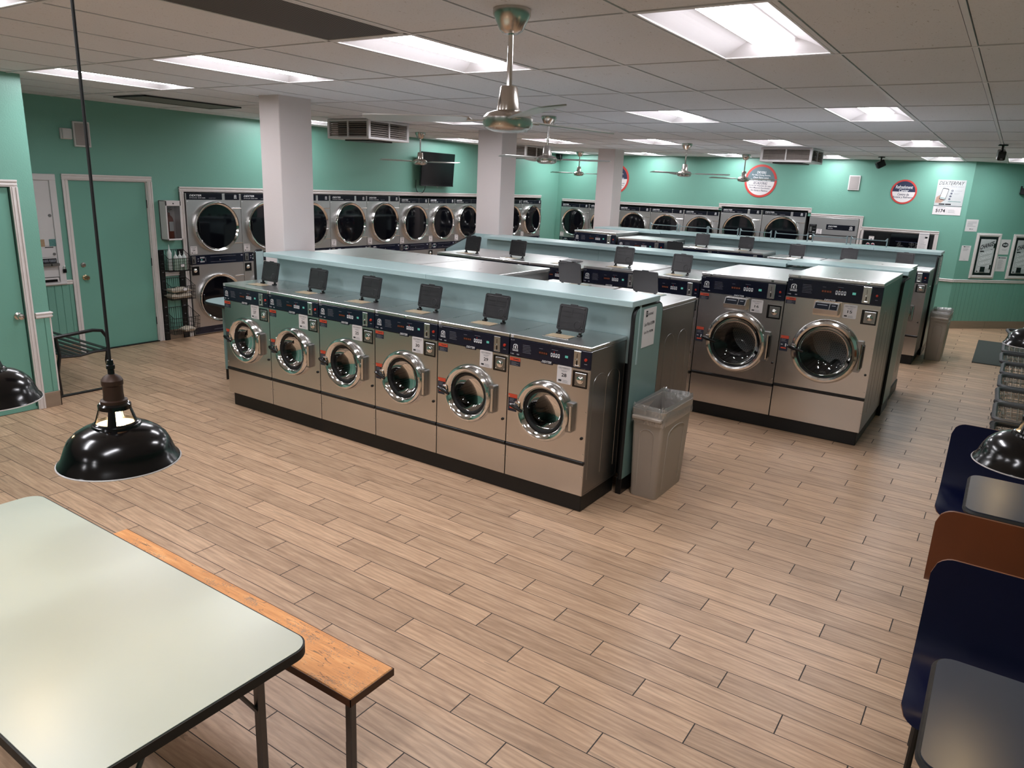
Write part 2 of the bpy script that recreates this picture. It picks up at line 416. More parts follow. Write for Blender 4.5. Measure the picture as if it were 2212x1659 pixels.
        for k in range(seg):
            k2 = (k + 1) % seg; A, B = vs[seg + k], vs[seg + k2]; sa, sb = side(A), side(B)
            if any(p and q for p, q in zip(sa, sb)): fs.append((k, k2, seg + k2, seg + k))
            else:
                c = (x1 if (sa[0] or sb[0]) else x0, y, z1 if (sa[2] or sb[2]) else z0)
                vs.append(c); fs.append((k, k2, seg + k2, len(vs) - 1, seg + k))
        s.add(vs, fs, mat)
        # turned edges
        for (a0, a1, b0, b1) in ((x0, x1, z0, z0), (x0, x1, z1, z1), (x0, x0, z0, z1), (x1, x1, z0, z1)):
            s.add([(a0, y, b0), (a1, y, b1), (a1, y + 0.012, b1), (a0, y + 0.012, b0)], [(0, 1, 2, 3)], mat)
        return s
    def text(s, t, w, h, o, ex, ey, mat, shear=0.0, bold=0.0):
        vs, fs = text_data(t, bold)
        o = Vector(o); ex = Vector(ex); ey = Vector(ey)
        s.add([o + ex * (x * w + shear * y * h) + ey * (y * h) for x, y in vs], fs, mat); return s
    def quad(s, cx, cz, w, h, y, mat):       # decal facing -y
        s.add([(cx - w / 2, y, cz - h / 2), (cx + w / 2, y, cz - h / 2), (cx + w / 2, y, cz + h / 2), (cx - w / 2, y, cz + h / 2)], [(0, 1, 2, 3)], mat); return s
    def xf(s, M):
        s.v = [tuple(M @ Vector(v)) for v in s.v]; return s
    def mesh(s, name, sharp=32):
        me = bpy.data.meshes.new(name); me.from_pydata(s.v, [], s.f)
        for mt in s.mats: me.materials.append(mt)
        me.polygons.foreach_set('material_index', s.mi)
        bm = bmesh.new(); bm.from_mesh(me); bmesh.ops.recalc_face_normals(bm, faces=bm.faces); bm.to_mesh(me); bm.free()
        me.polygons.foreach_set('use_smooth', [True] * len(me.polygons))
        me.set_sharp_from_angle(angle=math.radians(sharp)); me.update(); return me
    def part(s, name, parent=None, loc=(0, 0, 0), label=None):
        o = bpy.data.objects.new(name, s.mesh(name)); ROOT.objects.link(o); o.location = loc
        if parent: o.parent = parent; KIDS.setdefault(parent.name, []).append(o)
        if label: o['label'] = label
        return o
def tag(o, label, cat, group=None):
    o['label'] = label; o['category'] = cat
    if group: o['group'] = group
    return o
def thing(name, label, cat, loc=(0, 0, 0), rotz=0.0, group=None):
    o = bpy.data.objects.new(name, None); ROOT.objects.link(o); o.empty_display_size = 0.1
    o.location = loc; o.rotation_euler = (0, 0, rotz)
    return tag(o, label, cat, group)
def dup(root, label, loc, rotz=0.0, group=None):
    def cp(o, par):
        c = o.copy(); ROOT.objects.link(c)
        if par is not None: c.parent = par; KIDS.setdefault(par.name, []).append(c)
        for ch in list(KIDS.get(o.name, ())): cp(ch, c)
        return c
    r = cp(root, None); r.location = loc; r.rotation_euler = (0, 0, rotz); r['label'] = label
    if group: r['group'] = group
    return r
def structure(name, mb):
    o = mb.part(name); o['kind'] = 'structure'; return o
EX, EZ = (1, 0, 0), (0, 0, 1)

# ================================================================== THE ROOM
UL, VF, UR, VB = -7.65, 12.45, 3.0, -9.2     # left wall, far wall, right wall, wall behind the viewer
SU, SV = 0.61, 1.234                          # ceiling grid
structure('floor', MB().box(-9, 5, VB - 0.3, 16, -0.12, 0, FLOOR))

# cells (column, row) of the ceiling that hold a light, a grille or a box
LIGHTS = {(0, 0): 'nearest ceiling light, upper right beside the nearest fan',
          (-3, 0): 'long ceiling light left of the nearest fan rod, beside the perforated grille',
          (-6, 0): 'long ceiling light in the nearest row, second from the left edge',
          (-9, 0): 'long ceiling light nearest the teal corner wall at left',
          (-5, -2): 'ceiling light cut off by the top left corner of the photo',
          (-3, 3): 'ceiling light between the nearest fan and the right side, second row back',
          (0, 3): 'ceiling light in the second row back, above the two big washers at right',
          (-8, 3): 'ceiling light behind the nearest fan motor, right of the left air box',
          (-12, 3): 'ceiling light showing between the left column and the air box',
          (0, 6): 'ceiling light above the row of grey snack and sign wall, third row at right',
          (-3, 6): 'ceiling light just in front of the right air box',
          (-6, 6): 'ceiling light just left of the fan with the long rod in the far middle',
          (-9, 6): 'ceiling light behind the rod of the fan right of the middle column',
          (-12, 6): 'ceiling light above the television, cut by the middle column',
          (0, 9): 'ceiling light at the far right corner where the walls meet',
          (2, 9): 'ceiling light cut off by the right edge, beside a black speaker',
          (-3, 9): 'far ceiling light showing right of the right air box',
          (-6, 9): 'far ceiling light left of the round dryer sign',
          (-9, 9): 'far ceiling light just right of the third column',
          (-12, 9): 'far ceiling light in the back left corner, left of the third column'}
BEHIND = [(0, -3), (-3, -3), (-3, -6), (0, -6)]                  # the same fixtures go on behind the viewer
OPEN = set(LIGHTS) | set(BEHIND) | {(-3, -1)}
mb = MB(); g = 0.016
for i in range(-13, 6):
    for j in range(-8, 13):
        if (i, j) in OPEN: continue
        x0, x1 = i * SU + g, (i + 1) * SU - g; y0, y1 = j * SV + g, (j + 1) * SV - g
        if x1 < -8.6: continue
        dz = rnd.uniform(0, 0.002)
        mb.box(x0, x1, y0, y1, H + dz, H + 0.015 + dz, TILE)
structure('ceiling', mb)
mb = MB()
for i in range(-13, 7): mb.box(i * SU - 0.0115, i * SU + 0.0115, -8 * SV, 13 * SV, H - 0.003, H + 0.012, TEE)
for j in range(-8, 14): mb.box(-13 * SU, 6 * SU, j * SV - 0.0115, j * SV + 0.0115, H - 0.004, H + 0.011, TEE)
structure('trim_1', mb)                       # the grid of tees
structure('trim_2', MB().box(-9.2, 5, VB - 0.3, 16.2, H + 0.3, H + 0.34, DARKV))   # deck above the hung ceiling

# ---- left wall with the recess for the dryers
D0, D1 = 2.735, 11.70                         # dryer recess
mb = MB()
mb.box(UL - 0.12, UL, 0.09, 0.55, 0, H + 0.2, TEAL); mb.box(UL - 0.12, UL, 1.163, 1.29, 0, H + 0.2, TEAL)
mb.box(UL - 0.12, UL, 0.55, 1.163, 2.09, H + 0.2, TEAL); mb.box(UL - 0.12, UL, 0.55, 1.163, 0, 0.90, TEAL)
mb.box(UL - 0.12, UL, 1.29, 2.26, 2.065, H + 0.2, TEAL)
mb.box(UL - 0.12, UL, 2.26, D0, 0, H + 0.2, TEAL)
mb.box(UL - 0.12, UL, D0, D1, 1.94, H + 0.2, TEAL)
mb.box(UL - 0.12, UL, D1, VF, 0, H + 0.2, TEAL)
mb.box(UL - 1.0, UL - 0.9, 0.0, VF + 1.0, 0, H + 0.2, TEAL)
structure('wall_left', mb)
# ---- far wall with recesses
mb = MB()
mb.box(UL - 0.9, -7.53, VF, VF + 0.12, 0, H + 0.2, TEAL)
mb.box(-7.53, -3.64, VF, VF + 0.12, 1.885, H + 0.2, TEAL)
mb.box(-3.64, -1.90, VF, VF + 0.12, 1.965, H + 0.2, TEAL)
mb.box(-1.90, -0.93, VF, VF + 0.12, 1.865, H + 0.2, TEAL)
mb.box(-0.93, -0.85, VF, VF + 0.12, 0, H + 0.2, TEAL)
mb.box(-0.85, 0.35, VF, VF + 0.12, 1.665, H + 0.2, TEAL)
mb.box(0.35, 0.77, VF, VF + 0.12, 0, H + 0.2, TEAL)
mb.box(UL - 0.9, 0.77, VF + 1.0, VF + 1.1, 0, H + 0.2, TEAL)
structure('wall_far', mb)
# ---- 45 degree wall at the right
R45 = Matrix.Translation((0.77, VF, 0)) @ Matrix.Rotation(PI / 4, 4, 'Z')
structure('wall_angled', MB().box(0, 3.4, 0, 0.12, 0, H + 0.2, TEAL).xf(R45))
structure('wall_right', MB().box(UR, UR + 0.12, VB, 15, 0, H + 0.2, TEAL))
structure('wall_back', MB().box(-9, UR + 0.2, VB - 0.12, VB, 0, H + 0.2, TEAL))
NW = -5.73
mb = MB()                                     # closet block at the left
mb.box(NW - 0.12, NW, VB, -0.98, 0, H + 0.2, TEAL); mb.box(NW - 0.12, NW, -0.98, -0.095, 2.03, H + 0.2, TEAL)
mb.box(NW - 0.12, NW, -0.095, 0.095, 0, H + 0.2, TEAL); mb.box(UL - 0.2, NW - 0.12, -0.02, 0.095, 0, H + 0.2, TEAL)
structure('wall_near', mb)
# ---- skirting of wood tile
mb = MB(); mb.box(NW, NW + 0.012, -0.04, 0.107, 0, 0.145, BASET, 0.003); mb.box(NW - 1.7, NW + 0.012, 0.095, 0.107, 0, 0.145, BASET, 0.003)
structure('baseboard_near', mb)
mb = MB(); mb.box(UL, UL + 0.012, 1.20, 1.235, 0, 0.13, BASET); mb.box(UL, UL + 0.012, 2.36, 2.66, 0, 0.13, BASET, 0.003)
mb.box(UL, UL + 0.012, 0.1, 1.2, 0, 0.13, BASET); mb.box(UL, UL + 0.012, 11.76, VF, 0, 0.13, BASET)
structure('baseboard_left', mb)
structure('baseboard_far', MB().box(0.42, 0.77, VF - 0.012, VF, 0, 0.14, BASET))
mb = MB()
for k in range(4): mb.box(k * 0.86 + 0.002, k * 0.86 + 0.858, -0.012, 0, 0, 0.14, BASET, 0.002)
structure('baseboard_angled', mb.xf(R45))
structure('baseboard_right', MB().box(UR - 0.012, UR, VB, 14.6, 0, 0.14, BASET))
# ---- beadboard wainscot and chair rails
def bead(mb, a0, a1, z0, z1, place):
    k = a0
    while k < a1 - 0.02:
        e = min(k + 0.083, a1); place(mb, k + 0.002, e - 0.002, z0, z1); k = e
def railprof(mb, fn, z0=0.85):
    fn(mb, z0, z0 + 0.055, 0.016); fn(mb, z0 + 0.036, z0 + 0.05, 0.024); fn(mb, z0 + 0.006, z0 + 0.022, 0.021)
mb = MB()
P_left = lambda m, a, b, c, d: m.box(UL, UL + 0.007, a, b, c, d, TEAL, 0.003)
bead(mb, 0.11, 1.235, 0.13, 0.85, P_left); bead(mb, 2.345, 2.66, 0.13, 0.85, P_left)
structure('trim_3', mb)
mb = MB()
railprof(mb, lambda m, a, b, d: m.box(UL, UL + d, 0.11, 1.235, a, b, TRIMW, 0.004))
railprof(mb, lambda m, a, b, d: m.box(UL, UL + d, 2.345, 2.66, a, b, TRIMW, 0.004))
structure('trim_4', mb)
mb = MB()
bead(mb, -0.04, 0.09, 0.145, 0.85, lambda m, a, b, c, d: m.box(NW, NW + 0.007, a, b, c, d, TEAL, 0.003))
bead(mb, NW - 1.6, NW - 0.005, 0.145, 0.85, lambda m, a, b, c, d: m.box(a, b, 0.095, 0.102, c, d, TEAL, 0.003))
mb.box(NW - 0.03, NW + 0.004, 0.09, 0.104, 0.145, 0.85, TRIMW, 0.002)
structure('trim_5', mb)
mb = MB()
railprof(mb, lambda m, a, b, d: m.box(NW, NW + d, -0.03, 0.095 + d, a, b, TRIMW, 0.004))
railprof(mb, lambda m, a, b, d: m.box(NW - 1.6, NW, 0.095, 0.095 + d, a, b, TRIMW, 0.004))
structure('trim_6', mb)
mb = MB()
bead(mb, 0.005, 3.2, 0.14, 0.85, lambda m, a, b, c, d: m.box(a, b, -0.007, 0, c, d, TEAL, 0.003))
structure('trim_7', mb.xf(R45))
mb = MB(); railprof(mb, lambda m, a, b, d: m.box(0, 3.2, -d, 0, a, b, TRIMW, 0.004)); structure('trim_8', mb.xf(R45))
mb = MB(); railprof(mb, lambda m, a, b, d: m.box(0.45, 0.775, VF - d, VF, a, b, TRIMW, 0.004)); structure('trim_9', mb)

# ---- casing helper: pieces of three-step profile along a rectangle in a wall
def casing(mb, kind, a0, a1, z0, z1, w, plane, sides='LTR', d=0.022):
    def put(p0, p1, q0, q1):
        for f0, f1, dd in ((0, 1, d * 0.6), (0.0, 0.3, d), (0.55, 0.8, d * 0.85)):
            horiz = (p1 - p0) > (q1 - q0)
            if horiz: A = (p0, p1, q1 - (q1 - q0) * f1, q1 - (q1 - q0) * f0)
            elif p0 < a0: A = (p0 + (p1 - p0) * f0, p0 + (p1 - p0) * f1, q0, q1)
            else: A = (p1 - (p1 - p0) * f1, p1 - (p1 - p0) * f0, q0, q1)
            if kind == 'x+': mb.box(plane, plane + dd, A[0], A[1], A[2], A[3], TRIMW, 0.003)
            elif kind == 'y-': mb.box(A[0], A[1], plane - dd, plane, A[2], A[3], TRIMW, 0.003)
    if 'L' in sides: put(a0 - w, a0, z0, z1)
    if 'R' in sides: put(a1, a1 + w, z0, z1)
    if 'T' in sides: put(a0 - (w if 'L' in sides else 0), a1 + (w if 'R' in sides else 0), z1, z1 + w)
    if 'B' in sides: put(a0 - w, a1 + w, z0 - w, z0)
    return mb
structure('trim_10', casing(MB(), 'x+', D0 + 0.015, D1 - 0.01, 0, 1.94, 0.065, UL, 'LT', 0.03))
structure('trim_11', casing(MB(), 'y-', -7.50, -3.70, 0, 1.885, 0.06, VF, 'T', 0.03))
structure('trim_12', casing(MB(), 'y-', -3.64, -1.90, 1.93, 1.965, 0.06, VF, 'LTR', 0.03))
structure('trim_13', casing(MB(), 'y-', -1.84, -0.945, 0, 1.865, 0.06, VF, 'TR', 0.03))
structure('trim_14', casing(MB(), 'y-', -0.84, 0.345, 0, 1.665, 0.065, VF, 'LTR', 0.03))

# ---- doors
mb = MB(); mb.box(UL - 0.06, UL - 0.02, 1.315, 2.245, 0.012, 2.045, TEALD, 0.003)
d1 = structure('door_1', mb)
mb = MB(); mb.lathe([(0.032, 0), (0.032, 0.006), (0.014, 0.012), (0.014, 0.035), (0.027, 0.045), (0.03, 0.06), (0.022, 0.072), (0, 0.074)], (UL - 0.02, 1.395, 0.915), 'x', BRASS, 20); mb.part('knob', d1, label='worn brass knob')
mb = MB(); mb.lathe([(0.03, 0), (0.03, 0.008), (0.024, 0.014), (0.012, 0.016), (0, 0.016)], (UL - 0.02, 1.39, 1.065), 'x', BRUSHN, 20); mb.part('deadbolt', d1)
for z in (0.28, 1.05, 1.78):
    mb = MB(); mb.lathe([(0, -0.05), (0.008, -0.05), (0.008, 0.05), (0, 0.05)], (UL - 0.012, 2.25, z), 'z', BLACKM, 10); mb.part('hinge', d1)
structure('trim_15', casing(MB(), 'x+', 1.30, 2.26, 0, 2.055, 0.063, UL, 'LTR', 0.02))
structure('trim_16', MB().box(UL - 0.07, UL + 0.004, 1.29, 2.26, 0, 0.012, BLACKM))
structure('trim_20', MB().box(UL - 0.07, UL - 0.001, 1.285, 1.312, 0, 2.055, TRIMW).box(UL - 0.07, UL - 0.001, 2.248, 2.27, 0, 2.055, TRIMW).box(UL - 0.07, UL - 0.001, 1.285, 2.27, 2.047, 2.07, TRIMW))
mb = MB(); mb.box(NW - 0.06, NW - 0.02, -0.97, -0.108, 0.01, 2.01, TEALD, 0.003)
d2 = structure('door_2', mb)
mb = MB(); mb.lathe([(0.033, 0), (0.033, 0.006), (0.014, 0.012), (0.013, 0.032), (0.026, 0.042), (0.03, 0.058), (0.025, 0.07), (0.008, 0.074), (0, 0.07)], (NW - 0.02, -0.16, 0.89), 'x', BRUSHN, 20); mb.part('knob', d2, label='brushed steel knob')
mb = MB(); mb.box(NW - 0.022, NW - 0.016, -0.985, -0.1, 0.005, 0.03, TEALD); mb.part('door_sweep', d2)
structure('trim_17', casing(MB(), 'x+', -0.975, -0.1, 0, 2.015, 0.06, NW, 'LTR', 0.02))

# ---- columns
def column(n, x0, x1, y0, y1, z0):
    structure(n, MB().box(x0, x1, y0, y1, z0, H + 0.2, WHITEP, 0.006))
column('wall_column', -4.79, -4.495, 1.80, 2.20, 0)
column('wall_column.001', -5.09, -4.67, 5.79, 6.17, 0)
column('wall_column.002', -5.38, -5.02, 10.06, 10.45, 0)

# ================================================================== CEILING FIXTURES
def troffer():
    t = thing('ceiling_light', '', 'light')
    w, l = SU - 0.028, SV - 0.028
    mb = MB()                                  # thin frame
    for a in ((-w / 2, -w / 2 + 0.016, -l / 2, l / 2), (w / 2 - 0.016, w / 2, -l / 2, l / 2), (-w / 2, w / 2, -l / 2, -l / 2 + 0.016), (-w / 2, w / 2, l / 2 - 0.016, l / 2)):
        mb.box(*a, -0.002, 0.03, WHITEC, 0.002)
    mb.part('frame', t)
    mb = MB()                                  # curved reflector wings
    n = 8; xi = 0.085; d = 0.062
    for sx in (-1, 1):
        for k in range(n):
            a, b = k / n, (k + 1) / n
            f = lambda q: (sx * (w / 2 - 0.016 - (w / 2 - 0.016 - xi) * q), 0.004 + d * math.sin(q * PI / 2))
            (xa, za), (xb, zb) = f(a), f(b)
            mb.add([(xa, -l / 2 + 0.016, za), (xb, -l / 2 + 0.016, zb), (xb, l / 2 - 0.016, zb), (xa, l / 2 - 0.016, za)], [(0, 1, 2, 3)], REFL)
    for sy in (-1, 1):                         # end wings: bowed panels
        yb = sy * (l / 2 - 0.016)
        for k in range(n):
            a, b = k / n, (k + 1) / n
            f = lambda q: (yb - sy * 0.14 * q, 0.004 + d * math.sin(q * PI / 2), (w / 2 - 0.016) - (w / 2 - 0.016 - xi) * q)
            (ya, za, ha), (yc, zc, hc) = f(a), f(b)
            mb.add([(-ha, ya, za), (ha, ya, za), (hc, yc, zc), (-hc, yc, zc)], [(0, 1, 2, 3)], REFL)
    mb.box(-w / 2, w / 2, -l / 2, l / 2, 0.125, 0.13, WHITEC)
    for sx in (-1, 1): mb.box(sx * w / 2, sx * (w / 2 - 0.004), -l / 2, l / 2, 0.0, 0.13, WHITEC)
    for sy in (-1, 1): mb.box(-w / 2, w / 2, sy * l / 2, sy * (l / 2 - 0.004), 0.0, 0.13, WHITEC)
    mb.part('reflector', t)
    mb = MB(); n = 10; P = [(xi * 1.25 * (-1 + 2 * k / n), 0.022 + 0.028 * (-1 + 2 * k / n) ** 2) for k in range(n + 1)]
    for (xa, za), (xb, zb) in zip(P, P[1:]): mb.add([(xa, -l / 2 + .05, za), (xb, -l / 2 + .05, zb), (xb, l / 2 - .05, zb), (xa, l / 2 - .05, za)], [(0, 1, 2, 3)], GLOW)
    mb.part('diffuser', t)
    mb = MB()
    for sx in (-1, 1): mb.add([(sx * xi * 1.25, -l / 2 + .05, .05), (sx * xi * 1.25, l / 2 - .05, .05), (sx * xi, l / 2 - .05, .068), (sx * xi, -l / 2 + .05, .068)], [(0, 1, 2, 3)], GLOWS)
    for sy in (-1, 1): mb.add([(-xi * 1.25, sy * (l / 2 - .05), .05), (0, sy * (l / 2 - .05), .022), (xi * 1.25, sy * (l / 2 - .05), .05), (xi, sy * (l / 2 - .05), .068), (-xi, sy * (l / 2 - .05), .068)], [(0, 1, 2, 3, 4)], GLOWS)
    mb.part('basket_sides', t)
    return t
tr = troffer(); first = True
for (i, j), lab in LIGHTS.items():
    ox = {(-9, 0): 0.25, (-12, 3): 0.2, (-12, 6): 0.1, (-12, 9): 0.2}.get((i, j), 0) * 0
    loc = ((i + 0.5) * SU + ox, (j + 0.5) * SV, H)
    if first: tr.location = loc; tr['label'] = lab; tr['group'] = 'ceiling lights'; first = False
    else: dup(tr, lab, loc, 0, 'ceiling lights')
for (i, j), w_ in zip(BEHIND, ('nearer one on the right', 'nearer one on the left', 'farther one on the left', 'farther one on the right')): dup(tr, 'ceiling light behind the viewpoint, ' + w_, ((i + 0.5) * SU, (j + 0.5) * SV, H), 0, 'ceiling lights')
# perforated grille
x0 = -3 * SU; t = thing('return_air_grille', 'dark perforated air grille in the ceiling at the top of the photo', 'vent', (x0 + SU / 2, -SV / 2, H))
mb = MB(); mb.box(-SU / 2 + .03, SU / 2 - .03, -SV / 2 + .03, SV / 2 - .03, 0.0, 0.006, GRILLE); mb.part('perforated_panel', t)
mb = MB()
for a in ((-.292, -.27, -.603, .603), (.27, .292, -.603, .603), (-.292, .292, -.603, -.58), (-.292, .292, .58, .603)): mb.box(*a, -.004, .012, TEE, .002)
mb.part('frame', t)
t = thing('ceiling_vent_panel', 'grey dusty vent panel in the ceiling above the teal left wall', 'vent', (-10.5 * SU, 1.62 * SV, H))
mb = MB(); mb.box(-.29, .29, -.55, .55, -.014, -.004, VENTG, .003); mb.part('panel', t)
mb = MB()
for a in ((-.30, -.28, -.58, .58), (.28, .30, -.58, .58), (-.3, .3, -.58, -.555), (-.3, .3, .555, .58)): mb.box(*a, -.018, -.004, BLACKM, .002)
mb.part('frame', t)

# air boxes hanging under the ceiling
def air_box(label, x0, x1, y0, y1, zb):
    cx, cy = (x0 + x1) / 2, (y0 + y1) / 2; hx_, hy = (x1 - x0) / 2, (y1 - y0) / 2; zt = H - 0.004; hh = zt - zb
    t = thing('air_diffuser_box', label, 'air vent', (cx, cy, zb), 0, 'louvred air boxes under the ceiling')
    mb = MB(); mb.box(-hx_, hx_, -hy, hy, 0, 0.03, WHITEC, .004); mb.box(-hx_, hx_, -hy, hy, hh - .025, hh, WHITEC, .003)
    for sx in (-1, 1):
        for sy in (-1, 1): mb.box(sx * hx_, sx * (hx_ - .04), sy * hy, sy * (hy - .04), 0.02, hh - .02, WHITEC, .003)
    for sy in (-1, 1): mb.box(-.01, .01, sy * hy, sy * (hy - .02), 0.02, hh - .02, WHITEC)
    for sx in (-1, 1): mb.box(sx * hx_, sx * (hx_ - .02), -.01, .01, 0.02, hh - .02, WHITEC)
    mb.part('frame', t)
    MB().box(-hx_ + .1, hx_ - .1, -hy + .1, hy - .1, .025, hh - .02, DARKV).part('duct_core', t)
    MB().box(-hx_ + .16, hx_ - .16, -hy + .16, hy - .16, -.018, .002, BLACKM, .004).part('bottom_plate', t)
    n = 7
    for sgn, ax in ((-1, 'y'), (1, 'y'), (-1, 'x'), (1, 'x')):
        mb = MB()
        for k in range(n):
            z = .045 + (hh - .085) * k / (n - 1); w = rnd.uniform(-.004, .004)
            if ax == 'y': mb.add([(-hx_ + .04, sgn * (hy - .004), z - .009), (hx_ - .04, sgn * (hy - .004), z - .009 + w), (hx_ - .04, sgn * (hy - .04), z + .011), (-hx_ + .04, sgn * (hy - .04), z + .011)], [(0, 1, 2, 3)], DUSTW)
            else: mb.add([(sgn * (hx_ - .004), -hy + .04, z - .009), (sgn * (hx_ - .004), hy - .04, z - .009 + w), (sgn * (hx_ - .04), hy - .04, z + .011), (sgn * (hx_ - .04), -hy + .04, z + .011)], [(0, 1, 2, 3)], DUSTW)
        mb.part('louvres', t)
air_box('louvred air box hanging from the ceiling left of the television', -6.28, -5.52, 4.03, 4.80, 2.705)
air_box('louvred air box partly hidden behind the middle column', -7.15, -6.38, 9.05, 9.80, 2.73)
air_box('louvred air box hanging above the round dryer sign at right', -1.99, -1.21, 9.04, 9.80, 2.735)

# ceiling fans
def fan(label, x, y, rot, zm, R=0.70, n=3):
    t = thing('ceiling_fan', label, 'ceiling fan', (x, y, H), rot, 'brushed metal ceiling fans')
    hm = zm - H                                # motor centre below ceiling (negative)
    MB().lathe([(0, 0), (.082, 0), (.082, -.022), (.07, -.045), (.05, -.085), (.03, -.098), (0, -.098)], (0, 0, 0), 'z', BRUSHN, 28).part('canopy', t)
    MB().lathe([(.0125, -.09), (.0125, hm + .12)], (0, 0, 0), 'z', CHROME, 14).part('downrod', t)
    MB().lathe([(0, hm + .145), (.034, hm + .145), (.038, hm + .14), (.052, hm + .05), (.052, hm + .04), (0, hm + .04)], (0, 0, 0), 'z', BRUSHN, 28).part('motor_cone', t)
    MB().lathe([(0, hm + .046), (.055, hm + .044), (.095, hm + .03), (.112, hm + .012), (.112, hm - .012), (.104, hm - .03), (.085, hm - .04), (.06, hm - .046), (0, hm - .048)], (0, 0, 0), 'z', BRUSHN, 36).part('motor', t)
    for k in range(n):
        a = 2 * PI * k / n; Rz = Matrix.Rotation(a, 4, 'Z')
        mb = MB(); mb.box(.10, .19, -.012, .012, hm - .002, hm + .004, BRUSHN, .001)
        m2 = MB(); poly = [(.17, -.034), (.20, -.05), (R - .06, -.064), (R - .01, -.055), (R, -.03), (R, .03), (R - .01, .05), (R - .06, .056), (.20, .05), (.17, .034)]
        m2.prism(poly, 'z', -.0025, .0025, ALU); m2.xf(Matrix.Translation((0, 0, hm + .006)) @ Matrix.Rotation(math.radians(9), 4, 'X'))
        m2.xf(Rz); mb.xf(Rz); m2.v += []; b = m2.part('blade', t); mb.part('blade_arm', b)
    return t
fan('nearest ceiling fan, top middle of the photo', -.425, -.25, math.radians(78), 2.495, .70)
fan('ceiling fan hanging in front of the television', -6.52, 6.18, math.radians(11), 2.50)
fan('ceiling fan just right of the middle column', -2.853, 4.057, math.radians(19.5), 2.50)
fan('ceiling fan in the middle of the teal far wall', -2.92, 8.306, math.radians(8), 2.495)
fan('ceiling fan in front of the round dryer sign', -2.906, 11.3, math.radians(-13), 2.50)
fan('ceiling fan left of the third column', -6.445, 11.253, math.radians(4), 2.50)

# ================================================================== WASHERS
def horse_mark(mb, x, z, s, y, mat):          # small arched emblem with a horse-neck shape and a word line below
    arch = [(-.5, -.35), (-.5, .2), (-.38, .42), (-.1, .5), (.25, .5), (.5, .3), (.5, -.35), (.36, -.35), (.36, .2), (.2, .36), (-.08, .36), (-.3, .28), (-.36, .1), (-.36, -.35)]
    n = len(arch)
    P = [(x + a * s, y, z + b * s) for a, b in arch]
    h = n // 2
    fs = [(k, k + 1, n - 2 - k, n - 1 - k) for k in range(h - 1)]
    mb.add(P, fs, mat)
    neck = [(-.12, -.35), (-.2, -.05), (.0, .22), (.2, .26), (.16, .08), (.04, 0), (.18, -.35)]
    mb.add([(x + a * s, y, z + b * s) for a, b in neck], [tuple(range(len(neck)))], mat)
    mb.text('DEXTER', s * 1.3, s * .2, (x, y, z - .55 * s), EX, EZ, mat, 0, .01)
    mb.quad(x, z - .78 * s, s * 1.25, s * .12, y, mat)
def lines(mb, x, z, w, dz, n, y, mat, th=.0016, seed=1):
    r = random.Random(seed)
    for k in range(n):
        ww = w * r.uniform(.55, 1); mb.quad(x + ww / 2, z - k * dz, ww, th, y, mat)
def number_tag(parent, num, x, z, w=.112, h=.125, y=-.0025):
    mb = MB(); mb.prism(rrect(w, h, .007, 3, x, z), 'y', y, y + .002, PAPER); yy = y - .0006
    mb.text('DEXTERPAY', w * .8, h * .085, (x, yy, z + h * .37), EX, EZ, BLACKI, .25)
    mb.quad(x, z + h * .285, w * .7, .001, yy, GREYI); mb.quad(x, z + h * .22, w * .42, .003, yy, GREYI); mb.quad(x, z + h * .17, w * .3, .002, yy, GREYI)
    if num: mb.text(num, w * (.36 if len(num) > 1 else .17), h * .2, (x, yy, z - h * .02), EX, EZ, BLACKI, 0, .02)
    mb.quad(x - w * .27, z - h * .34, w * .22, h * .1, yy, BLACKI)
    lines(mb, x - w * .1, z - h * .3, w * .5, h * .045, 4, yy, GREYI, .0018, 3)
    return mb.part('number_tag', parent)
